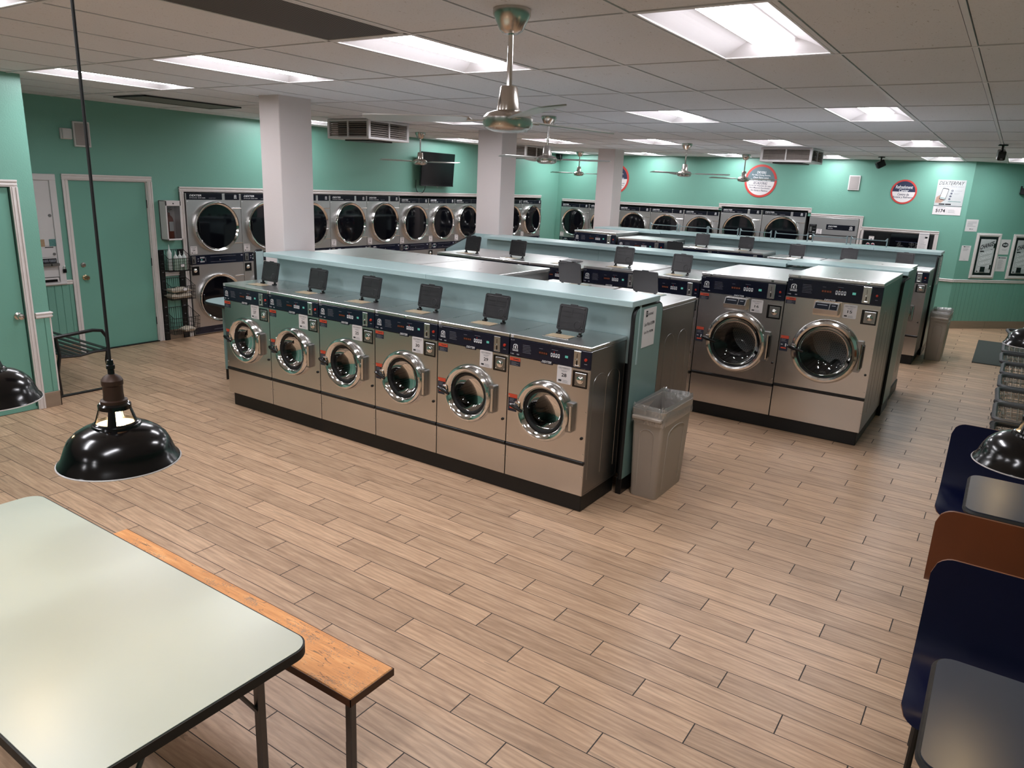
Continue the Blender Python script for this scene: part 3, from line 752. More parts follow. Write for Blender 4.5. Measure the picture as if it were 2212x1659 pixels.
def washer(name, label, w, h, depth, big=False, lid='up', group=None):
    t = thing(name, label, 'washing machine', (0, 0, 0), 0, group)
    x0, x1 = -w / 2 + .002, w / 2 - .002
    zs = h * .243                              # seam between upper and lower panel
    zp1 = h - .03 if not big else h - .035; zp0 = h * .855
    R = .222 * (w / .66) if not big else w * .366
    ri = R * .72 if not big else R * .86
    gi = .86 if not big else .90
    zc = h * .525 if not big else h * .513
    if not big and h > 1.15: zc = h * .50
    cx = -.012 if not big else .006
    # cabinet shell
    mb = MB()
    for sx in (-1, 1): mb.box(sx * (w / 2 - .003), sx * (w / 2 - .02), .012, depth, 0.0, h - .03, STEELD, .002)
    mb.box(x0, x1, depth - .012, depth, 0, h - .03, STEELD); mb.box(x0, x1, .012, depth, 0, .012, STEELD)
    for sx in (-1, 1):                         # pressed arches on the sides
        for yy in (depth * .3, depth * .68):
            xx = sx * (w / 2 - .007)
            pts = [(xx, yy - .10, h * .1)] + [(xx, yy - .10 * math.cos(a), h * .74 + .07 * math.sin(a)) for a in [PI * k / 8 for k in range(9)]] + [(xx, yy + .10, h * .1)]
            mb.tube(pts, .0065, STEELD, 6)
    mb.box(x0 + .02, x1 - .02, .018, .03, zp0 - .01, h - .03, STEELD)
    mb.part('cabinet', t)
    mb = MB().plate_hole(x0, x1, zs, zp0 - .004, cx, zc, R * .90, 0.0, STEEL); 
    for zz in (zs + .05, zs + h * .33): 
        for xx in (x0 + .012, x1 - .012): mb.lathe([(0, -.003), (.005, -.002), (.006, 0)], (xx, 0, zz), 'y', CHROME, 8)
    mb.lathe([(0, -.012), (.009, -.010), (.011, -.002), (.011, 0)], (x1 - .03, 0, zs + h * .155), 'y', BLACKP, 12)
    mb.part('front_panel', t)
    mb = MB().box(x0, x1, 0, .014, 0.0, zs - .028, STEEL, .003)
    for xx in (x0 + .012, x1 - .012):
        mb.lathe([(0, -.003), (.005, -.002), (.006, 0)], (xx, 0, zs * .55), 'y', CHROME, 8)
    mb.part('lower_panel', t)
    MB().box(x0, x1, -.010, .02, zs - .026, zs - .002, BLACKM, .004).part('seam_strip', t)
    # top
    mb = MB().box(-w / 2 + .001, w / 2 - .001, -.004, depth, h - .028, h, STEELT, .004)
    for xx in ((0,) if not big else (x0 + .1, x1 - .13)): mb.box(xx - .012, xx + .012, -.007, 0, h - .024, h - .006, CHROME, .002)
    mb.quad(x0 + .02, h - .014, .018, .018, -.0046, WHITEI); mb.quad(x0 + .02, h - .014, .008, .009, -.005, GREYI)
    mb.part('top_cover', t)
    # control panel
    mb = MB().box(x0, x1, -.003, .016, zp0, zp1, NAVY, .003); y = -.0036
    hp = zp1 - zp0; zm = (zp0 + zp1) / 2; W = x1 - x0
    horse_mark(mb, x0 + W * .075, zm + hp * .05, hp * .3, y, WHITEI)
    mb.text('5 x 9', .028, .007, (x0 + W * .035, y, zp1 - hp * .09), EX, EZ, WHITEI)
    mb.text('T-300' if not big else 'T-900', .03, .009, (x0 + W * .035, y, zp0 + hp * .12), EX, EZ, WHITEI)
    mb.quad(x0 + W * .11, zp0 + hp * .12, .02, .009, y, GREYI)
    lines(mb, x0 + W * .17, zp1 - hp * .28, W * .11, hp * .085, 6, y, GREYI, .0018, 5)
    mb.quad(x0 + W * .40, zm + hp * .2, .03, .002, y, GREYI); mb.quad(x0 + W * .57, zm + hp * .26, .05, .002, y, GREYI)
    mb.box(x0 + W * .375, x0 + W * .485, -.0042, -.002, zm - hp * .12, zm + hp * .06, BLACKP)
    for k in range(4): mb.quad(x0 + W * (.39 + .027 * k), zm - hp * .03, W * .02, hp * .1, -.0048, LEDR)
    for k in range(4): mb.prism(rrect(W * .021, hp * .22, .004, 2, x0 + W * (.535 + .029 * k), zm - hp * (.04 + .0 * k)), 'y', -.005, -.002, WHITEI)
    for k in range(4): mb.quad(x0 + W * (.535 + .029 * k), zm - hp * .02, W * .011, hp * .1, -.0055, NAVYI)
    mb.quad(x0 + W * .565, zm + hp * .14, .007, .007, -.0048, REDB)
    mb.quad(x0 + W * .715, zm, W * .035, hp * .13, y, LEDG)
    mb.prism([(x0 + W * .40, zp0 + .002), (x0 + W * .41, zp0 - .014), (x0 + W * .55, zp0 - .014), (x0 + W * .56, zp0 + .002)], 'y', -.003, .004, NAVY)
    mb.text('DEXTER', W * .12, .016, (x0 + W * .48, -.0037, zp0 + .001), EX, EZ, WHITEI, .4, .02)
    mb.part('control_panel', t)
    cp = KIDS[t.name][-1]
    mb = MB(); xa, xb = x0 + W * .80, x0 + W * .885
    mb.box(xa, xb, -.007, -.001, zp0 + hp * .06, zp1 - hp * .06, STEEL, .003); xm = (xa + xb) / 2
    mb.box(xm - .0015, xm + .0015, -.0085, -.006, zm + hp * .05, zm + hp * .3, BLACKP); mb.box(xm - .004, xm + .004, -.010, -.006, zp0 + hp * .14, zm - hp * .1, BLACKP)
    mb.lathe([(0, -.016), (.006, -.014), (.007, -.006)], (xm - .004, 0, zm - hp * .06), 'y', CHROME, 10); mb.box(xm - .014, xm + .014, -.014, -.006, zp0 + hp * .12, zp0 + hp * .17, CHROME, .002)
    mb.part('coin_slot', cp)
    mb = MB(); mb.lathe([(0, -.013), (.009, -.012), (.0105, -.008), (.0105, -.002)], (x0 + W * .945, 0, zm + hp * .02), 'y', REDB, 16); mb.quad(x0 + W * .945, zm - hp * .22, .022, .004, y, GREYI); mb.part('stop_button', cp, label='red button')
    # door: chrome ring, gasket, glass, handle, hinge
    mb = MB(); mb.lathe([(R, .004), (R, -.012), (R * .985, -.030), (R * .94, -.047), (R * .88, -.053), (R * .82, -.047), (ri * 1.03, -.030), (ri, -.012), (ri, .01)], (cx, 0, zc), 'y', CHROME, 48)
    mb.part('door', t); dr = KIDS[t.name][-1]
    mb = MB(); mb.lathe([(ri * 1.01, -.014), (ri * .97, -.02), (ri * gi * 1.04, -.016), (ri * gi, .0), (ri * gi, .03), (R * .93, .035)], (cx, 0, zc), 'y', BLACKR, 40); mb.part('gasket', dr)
    rg = ri * gi * 1.01; mb = MB(); mb.lathe([(rg, -.008), (rg * .93, .02), (rg * .75, .05), (rg * .4, .066), (0, .07)], (cx, 0, zc), 'y', GLASS, 32); mb.part('door_glass', dr)
    mb = MB(); xh = cx - R * .93
    mb.box(xh - .012, xh + .03, -.062, -.03, zc - .012, zc + .04, CHROME, .006)
    L = .11 if not big else .15
    mb.tube([(xh - .045, -.066, zc + .014), (xh - .02, -.074, zc + .010), (xh + .02, -.078, zc - .002), (xh - .045 + L, -.076, zc - .018)], [.012, .016, .014, .010], BLACKP, 8)
    mb.part('door_handle', dr, label='black lever handle')
    mb = MB(); xk = cx + R * .985
    mb.prism(rrect(.062, R * .95, .012, 3, xk - .006, zc), 'y', -.03, .001, STEELD); mb.tube([(xk + .012, -.036, zc - R * .40), (xk + .012, -.036, zc + R * .40)], .009, CHROME, 10)
    if big: mb.box(xk + .018, xk + .034, -.034, -.028, zc - R * .36, zc + R * .36, BLACKP, .002)
    mb.part('door_hinge', dr)
    mb = MB(); rd = R * .88
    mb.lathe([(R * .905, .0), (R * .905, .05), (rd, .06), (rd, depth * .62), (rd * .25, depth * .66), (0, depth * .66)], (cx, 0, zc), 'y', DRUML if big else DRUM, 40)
    for k in range(3):
        a = 2 * PI * k / 3 + .5; ca, sa = math.cos(a), math.sin(a)
        mb.tube([(cx + rd * .9 * ca, .08, zc + rd * .9 * sa), (cx + rd * .9 * ca, depth * .6, zc + rd * .9 * sa)], rd * .16, DRUML if big else DRUM, 6)
    mb.part('drum', t)
    # coin box
    bw = .115 if not big else .13; bx = x1 - bw * .62; bz = zp0 - .018 - bw / 2 - (.0 if not big else .03)
    mb = MB(); mb.prism(rrect(bw + .012, bw + .012, .006, 2, bx, bz), 'y', -.004, .002, STEEL); mb.prism(rrect(bw, bw, .004, 2, bx, bz), 'y', -.006, .002, BLACKP)
    mb.box(bx - bw * .33, bx + bw * .42, -.010, -.004, bz - bw * .4, bz + bw * .4, STEELD, .003)
    for sx in (-.27, .36):
        for sz in (-.33, .33): mb.lathe([(0, -.0125), (.004, -.012), (.005, -.009)], (bx + sx * bw, 0, bz + sz * bw), 'y', CHROME, 8)
    mb.part('coin_box', t); cb = KIDS[t.name][-1]
    MB().lathe([(0, -.026), (.012, -.026), (.019, -.022), (.021, -.016), (.027, -.014), (.028, -.009)], (bx + .005, 0, bz), 'y', CHROME, 20).part('lock', cb)
    # stickers
    sw = .088 if not big else .09
    mb = MB(); zt = zp0 - .012; xs = x0 + .005 + sw / 2
    mb.quad(xs, zt - .03, sw, .06, -.0012, STICK); mb.quad(xs, zt - .012, sw, .024, -.0018, ORNG); lines(mb, xs - sw * .35, zt - .033, sw * .75, .007, 4, -.0022, GREYI, .002, 8); mb.quad(xs + sw * .1, zt - .012, sw * .55, .005, -.0022, BLACKI)
    mb.part('warning_sticker', t)
    mb = MB(); zt = zc + R * .32; hh = .13 if not big else .15; xs = x0 + .005 + sw * .43
    mb.quad(xs, zt - hh / 2, sw * .85, hh, -.0012, STICK); mb.quad(xs, zt - .014, sw * .85, .028, -.0018, ORNG); lines(mb, xs - sw * .3, zt - .036, sw * .6, .007, 4, -.0022, GREYI, .002, 9)
    mb.quad(xs + sw * .2, zt - hh * .6, sw * .1, hh * .2, -.0022, WHITEI); mb.quad(xs - sw * .2, zt - hh * .58, sw * .2, .006, -.0022, WHITEI); mb.quad(xs, zt - hh * .8, sw * .55, hh * .08, -.0022, ORNG)
    mb.part('warning_sticker', t)
    if big:                                    # soap drawer on the front
        mb = MB(); dx = -.03; dz = zp0 - .075; dw = .21; dh = .11
        mb.prism([(-.005, dz - dh / 2), (-.075, dz - dh * .38), (-.085, dz - dh * .02), (-.045, dz + dh / 2), (-.005, dz + dh / 2)], 'x', dx - dw / 2, dx + dw / 2, STEEL)
        mb.prism(rrect(dw + .03, dh + .03, .01, 3, dx, dz), 'y', -.008, .0, CHROME); mb.part('soap_drawer', t); sd = KIDS[t.name][-1]
        mb = MB()
        for a, b in ((-.095, .025), (.032, .095)):
            yv = lambda f: (-.0475 - .039 * f, dz + dh * .5 - dh * .51 * f)
            (ya, za), (yb, zb) = yv(.08), yv(.92); mb.add([(dx + a, yb - .001, zb), (dx + b, yb - .001, zb), (dx + b, ya - .001, za), (dx + a, ya - .001, za)], [(0, 1, 2, 3)], NAVYD)
            (ya, za), (yb, zb) = yv(.3), yv(.4); mb.add([(dx + a + .015, yb - .002, zb), (dx + b - .015, yb - .002, zb), (dx + b - .015, ya - .002, za), (dx + a + .015, ya - .002, za)], [(0, 1, 2, 3)], GREYI)
        mb.part('drawer_lid', sd)
    else:                                      # soap lid on the top
        mb = MB(); mb.box(-.125, .085, .10, .245, h, h + .004, CHROME, .001); mb.box(-.11, .07, .115, .225, h + .004, h + .005, PLATE); lines(mb, -.09, h, .0, .01, 0, 0, GREYI); mb.part('dispenser_plate', t)
        m = MB(); LW, LH = .225, .185
        m.prism(rrect(LW, LH, .016, 4, 0, LH / 2 + .015), 'y', -.006, .006, LIDP)
        m.box(-.03, .03, -.004, .004, LH + .012, LH + .022, LIDP, .002)
        fr = rrect(LW - .03, LH - .03, .01, 3, 0, LH / 2 + .015); m.tube([(a, -.007, b) for a, b in fr], .0022, LIDP, 5, True)
        m.tube([(.055 + .028 * math.cos(2 * PI * k / 14), -.007, .065 + .028 * math.sin(2 * PI * k / 14)) for k in range(14)], .002, LIDP, 5, True)
        for (a0, a1, zz) in ((-.085, -.01, .15), (.01, .085, .15), (-.085, .085, .115), (-.085, -.01, .07)): m.box(a0, a1, -.0075, -.005, zz - .001, zz + .001, LIDP)
        m.box(-.001, .001, -.0075, -.005, .13, .17, LIDP)
        for xx in (-.095, .095): 
            for zz in (.04, .18): m.lathe([(0, -.009), (.006, -.008), (.006, -.005)], (xx, 0, zz), 'y', BLACKP, 8)
        ang = math.radians(12 if lid == 'up' else 88)
        m.xf(Matrix.Translation((0, .272, h + .012)) @ Matrix.Rotation(-ang, 4, 'X')); m.part('dispenser_lid', t, label='black hinged soap lid'); ld = KIDS[t.name][-1]
        for sx in (-.085, .085):
            mb = MB().box(sx - .014, sx + .014, .245, .285, h, h + .012, BLACKP, .003); mb.box(sx - .01, sx + .01, .262, .278, h + .01, h + .03, BLACKP, .003); mb.part('hinge_block', ld)
    return t
ZB = .133                                      # top of the black plinths
def plinth(label, x0, x1, y0, y1):
    o = MB().box(x0, x1, y0, y1, 0, ZB, PLINTH, .006).part('machine_plinth'); tag(o, label, 'plinth'); return o
# ---- first row facing the viewer
FA = 1.1517; uA = -4.598
plinth('long black plinth under the front row of six washers', uA + .03, uA + 6 * .66 - .02, FA + .03, 1.69)
LA = [('27', 'small steel washer numbered 27 at the far left end of the front row'), ('26', 'small steel washer numbered 26, second from the left in the front row'),
      ('25', 'small steel washer numbered 25, third from the left in the front row'), ('30', 'small steel washer numbered 30, fourth from the left in the front row'),
      ('29', 'small steel washer numbered 29, next to the right end of the front row'), ('28', 'small steel washer numbered 28 at the right end of the front row')]
GA = 'front row of small washers'
wS = washer('front_load_washer', '', .656, 1.070, .543, group=GA)
cop = [wS] + [dup(wS, '', (0, 0, 0), 0, GA) for _ in range(5)]
for k, ((num, lab), o) in enumerate(zip(LA, cop)):
    o.location = (uA + (k + .5) * .66, FA, ZB); o['label'] = lab; number_tag(o, num, .129, .85)
# ---- machines backing onto the first counter (they face away)
plinth('black plinth under the machines behind the first counter', -4.62, -.62, 2.28, 2.92)
wL = washer('large_front_load_washer', 'large washer turned away behind the first counter, beside the left column', 0.797, 1.465 - ZB, .84, True, group='large washers behind the first counter')
wL.scale = (.825, 1, 1); wL.location = (-4.158, 2.965, ZB); wL.rotation_euler = (0, 0, PI)
GL = 'large washers behind the first counter'
dup(wL, 'large washer turned away behind the first counter, middle of its three shiny tops', (-3.415, 2.965, ZB), PI, GL).scale = (1.02, 1, 1)
w3 = dup(wL, 'large washer turned away behind the first counter, nearest the two black lids', (-2.54, 2.965, ZB), PI, GL); w3.scale = (1.15, 1, 1)
wM = washer('medium_front_load_washer', 'medium washer turned away behind the first counter, its black lid left of the end one', .70, 1.365 - ZB, .74, group='medium washers behind the first counter')
wM.location = (-1.69, 2.955, ZB); wM.rotation_euler = (0, 0, PI)
dup(wM, 'medium washer turned away behind the first counter, its steel side showing above the bin', (-.96, 2.955, ZB), PI, 'medium washers behind the first counter')
# ---- second row facing the viewer
FB = 4.085
plinth('long black plinth under the second row of washers', -4.38, .66, FB + .02, 5.3)
MG = 'medium washers of the second row'
LB = [(-4.075, 1.365, 'medium washer with open black lid at the left end of the second row'), (-3.395, 1.365, 'medium washer with open lid in the second row, second from its left end'),
      (-2.70, 1.367, 'medium washer in the second row with its soap lid folded flat'), (-1.985, 1.395, 'medium washer in the second row just right of the one with the flat lid'),
      (-1.312, 1.378, 'medium washer in the second row touching the large washer numbered 16')]
for k, (x, zt, lab) in enumerate(LB):
    if k == 2:
        o = washer('medium_front_load_washer', lab, .70, 1.365 - ZB, .88, lid='flat', group=MG); o.location = (x, FB + .01, ZB)
    elif k == 0:
        wB = washer('medium_front_load_washer', lab, .68, 1.365 - ZB, .95, group=MG); wB.location = (x, FB + .01, ZB)
    else: o = dup(wB, lab, (x, FB + .01 , ZB), 0, MG); o.scale = (1 if k < 4 else .95, 1, (zt - ZB) / (1.365 - ZB))
G2 = 'large washers of the second row'
w16 = washer('large_front_load_washer', 'large steel washer numbered 16 in the second row, left of the one numbered 15', .83, 1.458 - ZB, 1.22, True, group=G2); w16.location = (-.565, FB, ZB)
number_tag(w16, '16', .165, 1.055, .115, .125)
w15 = washer('large_front_load_washer', 'large steel washer numbered 15 at the right end of the second row', .825, 1.525 - ZB, 1.24, True, group=G2); w15.location = (.267, FB, ZB)
number_tag(w15, '15', .165, 1.11, .115, .125)
# ---- machines behind the second counter
plinth('black plinth under the washer behind the second counter', -.10, .68, 5.95, 6.76)
o = dup(w15, 'large washer turned away behind the second counter, its top reaching past the counter end', (.265, 6.79, ZB), PI, 'large washer behind the second counter')
for ch in list(KIDS[o.name]):
    if ch.name.startswith('number_tag'): KIDS[o.name].remove(ch); bpy.data.objects.remove(ch)
o.scale = (.98, .72, (1.515 - ZB) / (1.525 - ZB))
o = dup(wM, 'medium washer turned away behind the second counter, only its black lid showing', (-2.22, 6.75, ZB), PI, 'medium washer behind the second counter')
plinth('black plinth under the medium washer behind the second counter', -2.55, -1.9, 6.05, 6.72)
# ---- third row
FC = 8.45
plinth('long black plinth under the third row of washers', -4.85, .66, FC + .02, 9.2)
G3 = 'large washers of the third row'
q = dup(w16, 'large washer at the left end of the third row, its top higher than its neighbour', (-4.49, FC, ZB), 0, G3); q.scale = (.98, .76, (1.495 - ZB) / (1.458 - ZB))
for ch in list(KIDS[q.name]):
    if ch.name.startswith('number_tag'): KIDS[q.name].remove(ch); bpy.data.objects.remove(ch)
q2 = dup(q, 'large washer in the third row, second from its left end', (-3.62, FC, ZB), 0, G3); q2.scale = (1.02, .76, (1.43 - ZB) / (1.458 - ZB))
G4 = 'medium washers of the third row'
for k, (x, zt, lab) in enumerate([(-2.665, 1.368, 'medium washer in the third row just right of the two large ones'), (-1.945, 1.37, 'medium washer with a dark lid in the third row, before the grey lids'),
      (-1.16, 1.325, 'washer in the third row whose grey lid stands left of the big washer tops'), (-.42, 1.325, 'washer in the third row whose dark lid peeks over the big washer top'),
      (.32, 1.325, 'steel washer at the right end of the third row, beside the far bin')]):
    o = dup(wM, lab, (x, FC, ZB), 0, G4); o.scale = (1.03, 1, (zt - ZB) / (1.365 - ZB))

# ================================================================== COUNTERS BETWEEN THE ROWS
def counter(label, wheres, tops, y0, y1, x0, x1, zt, ys, panel_x, panel_y, kick=True):
    t = thing('service_bulkhead', 'teal panelled bulkhead under the ' + label, 'bulkhead', ((x0 + x1) / 2, (y0 + y1) / 2, 0), 0, 'bulkheads between the washer rows')
    ox, oy = (x0 + x1) / 2, (y0 + y1) / 2
    for (a, b, z), where in zip(tops, wheres):
        o = MB().box(a - ox + .001, b - ox - .001, y0 - oy, y1 - oy, z - .042, z, BLUEL, .003).part('laminate_worktop'); o.location = (ox, oy, 0)
        tag(o, 'pale blue worktop ' + where, 'worktop', 'pale blue worktops between the washer rows')
    mb = MB(); w = (x1 - x0) / 3
    for k in range(3): mb.box(x0 + k * w - ox + .001, x0 + (k + 1) * w - ox - .001, ys - oy, ys + .02 - oy, 1.0, min(t_[2] for t_ in tops) - .043, BLUEL, .002)
    mb.part('splash_panel', t)
    MB().box(x0 - ox + .02, x1 - ox - .03, ys + .02 - oy, panel_y[1] - .09 - oy, ZB, min(t_[2] for t_ in tops) - .045, BLACKM).part('dark_gap_filler', t)  # black filler block added, its colour stands for the dark of the gap
    # end panel with rounded top corners and black edge band
    py0, py1 = panel_y; pw = py1 - py0; ztop = zt - .064; z0 = .13
    poly = [(py0 - oy, z0), (py1 - oy, z0)] + [(py1 - oy - .07 + .07 * math.cos(a), ztop - .07 + .07 * math.sin(a)) for a in [PI / 2 * k / 6 for k in range(7)]] + [(py0 - oy + .07 + .07 * math.cos(a), ztop - .07 + .07 * math.sin(a)) for a in [PI / 2 + PI / 2 * k / 6 for k in range(7)]]
    MB().prism(poly, 'x', panel_x - .028 - ox, panel_x - ox, ENDP).part('end_panel', t, label='darker grey green end panel')
    ed = MB(); P = poly[1:] + poly[:1]
    ed.tube([(panel_x - .016 - ox, a, b) for a, b in P], .017, BLACKR, 6); ed.part('edge_band', t)
    MB().box(panel_x - .05 - ox, panel_x - .006 - ox, py0 + .01 - oy, py1 - .01 - oy, 0, .13, BLACKM, .003).part('kick_plate', t)
    return t, ox, oy
cA, oxA, oyA = counter('worktop behind the front row', ('behind the front row, starting at the left column', 'behind the front row, its right end above the paper notice'), [(-4.488, -2.42, 1.48), (-2.42, -.55, 1.48)], 1.54, 2.02, -4.488, -.56, 1.48, 1.70, -.565, (1.64, 2.12))
cB, oxB, oyB = counter('worktop behind the second row', ('behind the second row, starting at the middle column', 'in the middle behind the second row, ending in a step', 'at the right behind the washer numbered 15'), [(-4.665, -2.62, 1.505), (-2.62, -.50, 1.505), (-.49, .72, 1.535)], 5.42, 5.90, -4.665, .70, 1.50, 5.50, .705, (5.345, 5.86))
cC, oxC, oyC = counter('worktop behind the third row', ('at the foot of the third column, farthest left of its row', 'behind the third row, just right of the low step', 'behind the third row, under the middle guard rails', 'at the right end behind the third row, by the snack machine'), [(-5.015, -3.69, 1.518), (-3.69, -1.94, 1.528), (-1.94, -.20, 1.528), (-.20, .71, 1.528)], 9.42, 10.02, -5.015, .70, 1.52, 9.56, .70, (9.32, 10.05))
# left ends of the splash by the columns
mb = MB().box(-4.845, -4.815, 1.70, 1.795, .13, 1.455, BLUEL, .004); mb.tube([(-4.83, 1.70, .13), (-4.83, 1.70, 1.44), (-4.83, 1.72, 1.457), (-4.83, 1.78, 1.457)], .016, BLACKR, 6)
tag(mb.part('counter_end_panel'), 'teal end panel with black edge left of the left column', 'panel')
mb = MB().box(-5.11, -5.08, 5.10, 5.785, .13, 1.30, BLUEL, .004); mb.box(-5.11, -4.67, 5.765, 5.785, .9, 1.50, BLUEL, .002)
mb.prism([(5.10, 1.30), (5.785, 1.30), (5.785, 1.495)], 'x', -5.11, -5.08, BLUEL); mb.tube([(-5.095, 5.10, .15), (-5.095, 5.10, 1.30), (-5.095, 5.785, 1.498)], .013, BLACKR, 6)
tag(mb.part('counter_end_panel'), 'pale blue sloping end panel in front of the middle column', 'panel')
# shelf at the left end of the front row
t = thing('folding_shelf', 'pale blue rounded shelf standing at the left end of the front washers', 'shelf', (-5.34, 1.85, 0))
poly = [(.45, -.26), (.45, .26), (-.17, .26)] + [(-.17 - .2 * math.sin(a), .26 * math.cos(a)) for a in [PI * k / 10 for k in range(1, 10)]] + [(-.17, -.26)]
MB().prism(poly, 'z', .825, .86, BLUEL).part('shelf_top', t)
MB().tube([(x, y, .842) for x, y in poly], .018, BLACKR, 6, True).part('edge_band', t)
MB().box(-.07, -.045, -.17, .10, .12, .825, ENDP, .003).part('support_panel', t)
MB().box(-.067, -.048, -.165, .095, 0, .12, BLACKM).part('kick_plate', t)
# paper on the end panel
def sheet(name, label, w, h, loc, rotz, build, group=None, cat='notice'):
    mb = MB().box(-w / 2, w / 2, -.0025, 0, -h / 2, h / 2, PAPER); build(mb, w, h)
    o = mb.part(name); o.location = loc; o.rotation_euler = (0, 0, rotz); return tag(o, label, cat, group)
Y = -.0032
def b_last(mb, w, h):
    mb.box(-.075, -.045, Y, -.0026, h * .29, h * .29 + .045, BLACKI); mb.quad(-.06, h * .29 + .03, .02, .004, Y - .0004, PAPER); mb.quad(-.06, h * .29 + .018, .02, .004, Y - .0004, PAPER)
    mb.text('LAUNDROMATS', .10, .018, (.008, Y, h * .35), EX, EZ, BLACKI, 0, .01)
    mb.text('Last Wash 8:30PM', w * .8, .026, (0, Y, h * .1), EX, EZ, BLACKI, 0, .01)
    mb.text('Last Dry 9:00PM', w * .72, .026, (-.005, Y, -h * .12), EX, EZ, BLACKI, 0, .01)
sheet('paper_notice', 'white last wash and last dry notice taped to the near counter end panel', .22, .285, (-.5645, 1.885, 1.255), PI / 2, b_last)
sheet('paper_notice', 'narrow white paper on the far counter end panel, above the far bin', .24, .40, (.7005, 9.70, 1.24), PI / 2, lambda mb, w, h: (lines(mb, -w * .35, h * .38, w * .7, .04, 8, Y, GREYI, .012, 4)))
# guard rails standing on the third counter
RL = [(1398, 1450), (1455, 1520), (1527, 1594), (1606, 1679), (1686, 1762), (1774, 1854), (1858, 1944)]
xs0 = [-4.03, -3.47, -2.93, -2.37, -1.78, -1.18, -.60]
for k, x in enumerate(xs0):
    nm = ['behind the third column', 'second from the third column', 'below the fan in the middle of the far wall', 'below the blade tip left of the dryer sign', 'below the round dryer sign', 'in front of the single dryer with the keypad', 'in front of the black snack machine'][k]
    t = thing('guard_rail', 'blue grey guard rail ' + nm, 'rail', (x + .27, 9.72, 1.528), 0, 'guard rails on the far counter')
    for sx in (-.26, .26): MB().box(sx - .009, sx + .009, -.009, .009, 0, .135, BLUEG, .003).part('post', t)
    mb = MB().box(-.27, .27, -.007, .007, .088, .102, BLUEG, .003)
    for sx in (-1, 1): mb.tube([(sx * .26, 0, .125), (sx * .235, 0, .097)], .007, BLUEG, 6)
    mb.part('bar', t)

# ================================================================== DRYERS
def dryer(label, w, h, group, depth=.75):
    t = thing('stack_dryer', label, 'dryer', (0, 0, 0), 0, group)
    s = h / 1.94; x0, x1 = -w / 2 + .003, w / 2 - .003
    mb = MB().box(x0, x1, 0, depth, 0.012, h, STEELR, .004)
    mb.box(x1 - w * .17, x1 - .004, -.004, 0, 1.25 * s, 1.75 * s, STEELR, .004)
    mb.box(x1 - w * .17, x1 - .004, -.004, 0, .28 * s, .80 * s, STEELR, .004)
    for z in (1.74, 1.26, .79, .29): mb.tube([(x1 - w * .2, -.008, z * s), (x1 - .006, -.008, z * s)], .006, CHROME, 6)
    mb.part('cabinet', t)
    mb = MB(); a, b = 1.855 * s, 1.94 * s
    mb.box(x0 + .008, x0 + w * .645, -.005, .002, a, b, NAVYD, .002); mb.box(x0 + w * .70 if w > .82 else x0 + w * .66, x1 - .02, -.005, .002, a, b, NAVYD, .002)
    y = -.0056; mb.text('DEXTER', w * .21, .024, (x0 + w * .17, y, a + (b - a) * .66), EX, EZ, WHITEI, .4, .02)
    mb.text('STACK DRYER', w * .28, .012, (x0 + w * .20, y, a + (b - a) * .28), EX, EZ, WHITEI, 0, .0)
    mb.text('express', w * .12, .013, (x0 + w * .46, y, a + (b - a) * .24), EX, EZ, GREYI, .5)
    horse_mark(mb, x1 - w * .1, (a + b) / 2 + .008, .036, y, WHITEI)
    mb.quad(x0 + .02, a - .02, .018, .014, -.0008, WHITEI)
    mb.part('header_panel', t)
    R = .345 * w / .84
    for zc in (1.495 * s, .51 * s):
        mb = MB(); mb.lathe([(R, .002), (R, -.02), (R * .985, -.055), (R * .96, -.066), (R * .93, -.064), (R * .875, -.046), (R * .865, -.03)], (0, 0, zc), 'y', CHROME, 48); mb.part('door', t); dr = KIDS[t.name][-1]
        MB().lathe([(R * .868, -.042), (R * .80, -.043), (R * .6, -.046), (0, -.048)], (0, 0, zc), 'y', TINT, 40).part('door_glass', dr, label='dark tinted glass')
        mb = MB().box(-R * .83, -R * .79, -.06, -.04, zc - .07, zc + .07, BLACKP, .004); mb.part('door_handle', dr)
    mb = MB(); a, b = .985 * s, 1.115 * s
    mb.box(x0, x1, -.006, .002, a, b, NAVY, .003); y = -.0066
    mb.box(x0 + .02, x0 + .08, -.009, -.005, a + .015, b - .012, STEELD, .002); mb.box(x0 + .042, x0 + .052, -.013, -.008, a + .03, b - .05, BLACKP)
    for zz in (a + .04, b - .035):
        for k in range(4): mb.quad(x0 + .15 + k * .017, zz, .010, .02, y, WHITEI)
    for zz in (a + .05, b - .05): mb.quad(x0 + .115, zz, .022, .012, y, GREYI); mb.text('Y', .02, .03, (x0 + .225, y, zz), EX, EZ, GREYI)
    mb.quad(x0 + .165, (a + b) / 2, .02, .01, y, LEDG)
    for zz in (a + .03, b - .03): mb.quad(x0 + w * .60, zz, w * .48, .0025, y, GREYI)
    mb.lathe([(0, -.016), (.008, -.014), (.01, -.006)], (x0 + w * .53, 0, (a + b) / 2 - .01), 'y', CHROME, 10)
    mb.quad(x1 - .03, b - .03, .03, .02, y, GREYI)
    mb.part('control_panel', t)
    mb = MB(); bz = .905 * s; mb.prism(rrect(.105, .115, .004, 2, x0 + .068, bz), 'y', -.006, .001, BLACKP); mb.box(x0 + .015, x0 + .12, -.008, .0, bz - .068, bz - .058, STEEL)
    mb.lathe([(0, -.024), (.012, -.023), (.018, -.02), (.022, -.014), (.028, -.012), (.03, -.006)], (x0 + .06, 0, bz + .005), 'y', CHROME, 16); mb.part('coin_box', t)
    mb = MB().box(x0, x1, -.004, .002, .02, .115, NAVY, .003); mb.quad(x0 + w * .6, .06, w * .5, .003, -.0046, GREYI); mb.part('kick_plate', t)
    return t
XF = UL + .04
GD = 'stack dryers along the left wall'; GF = 'stack dryers along the far wall'
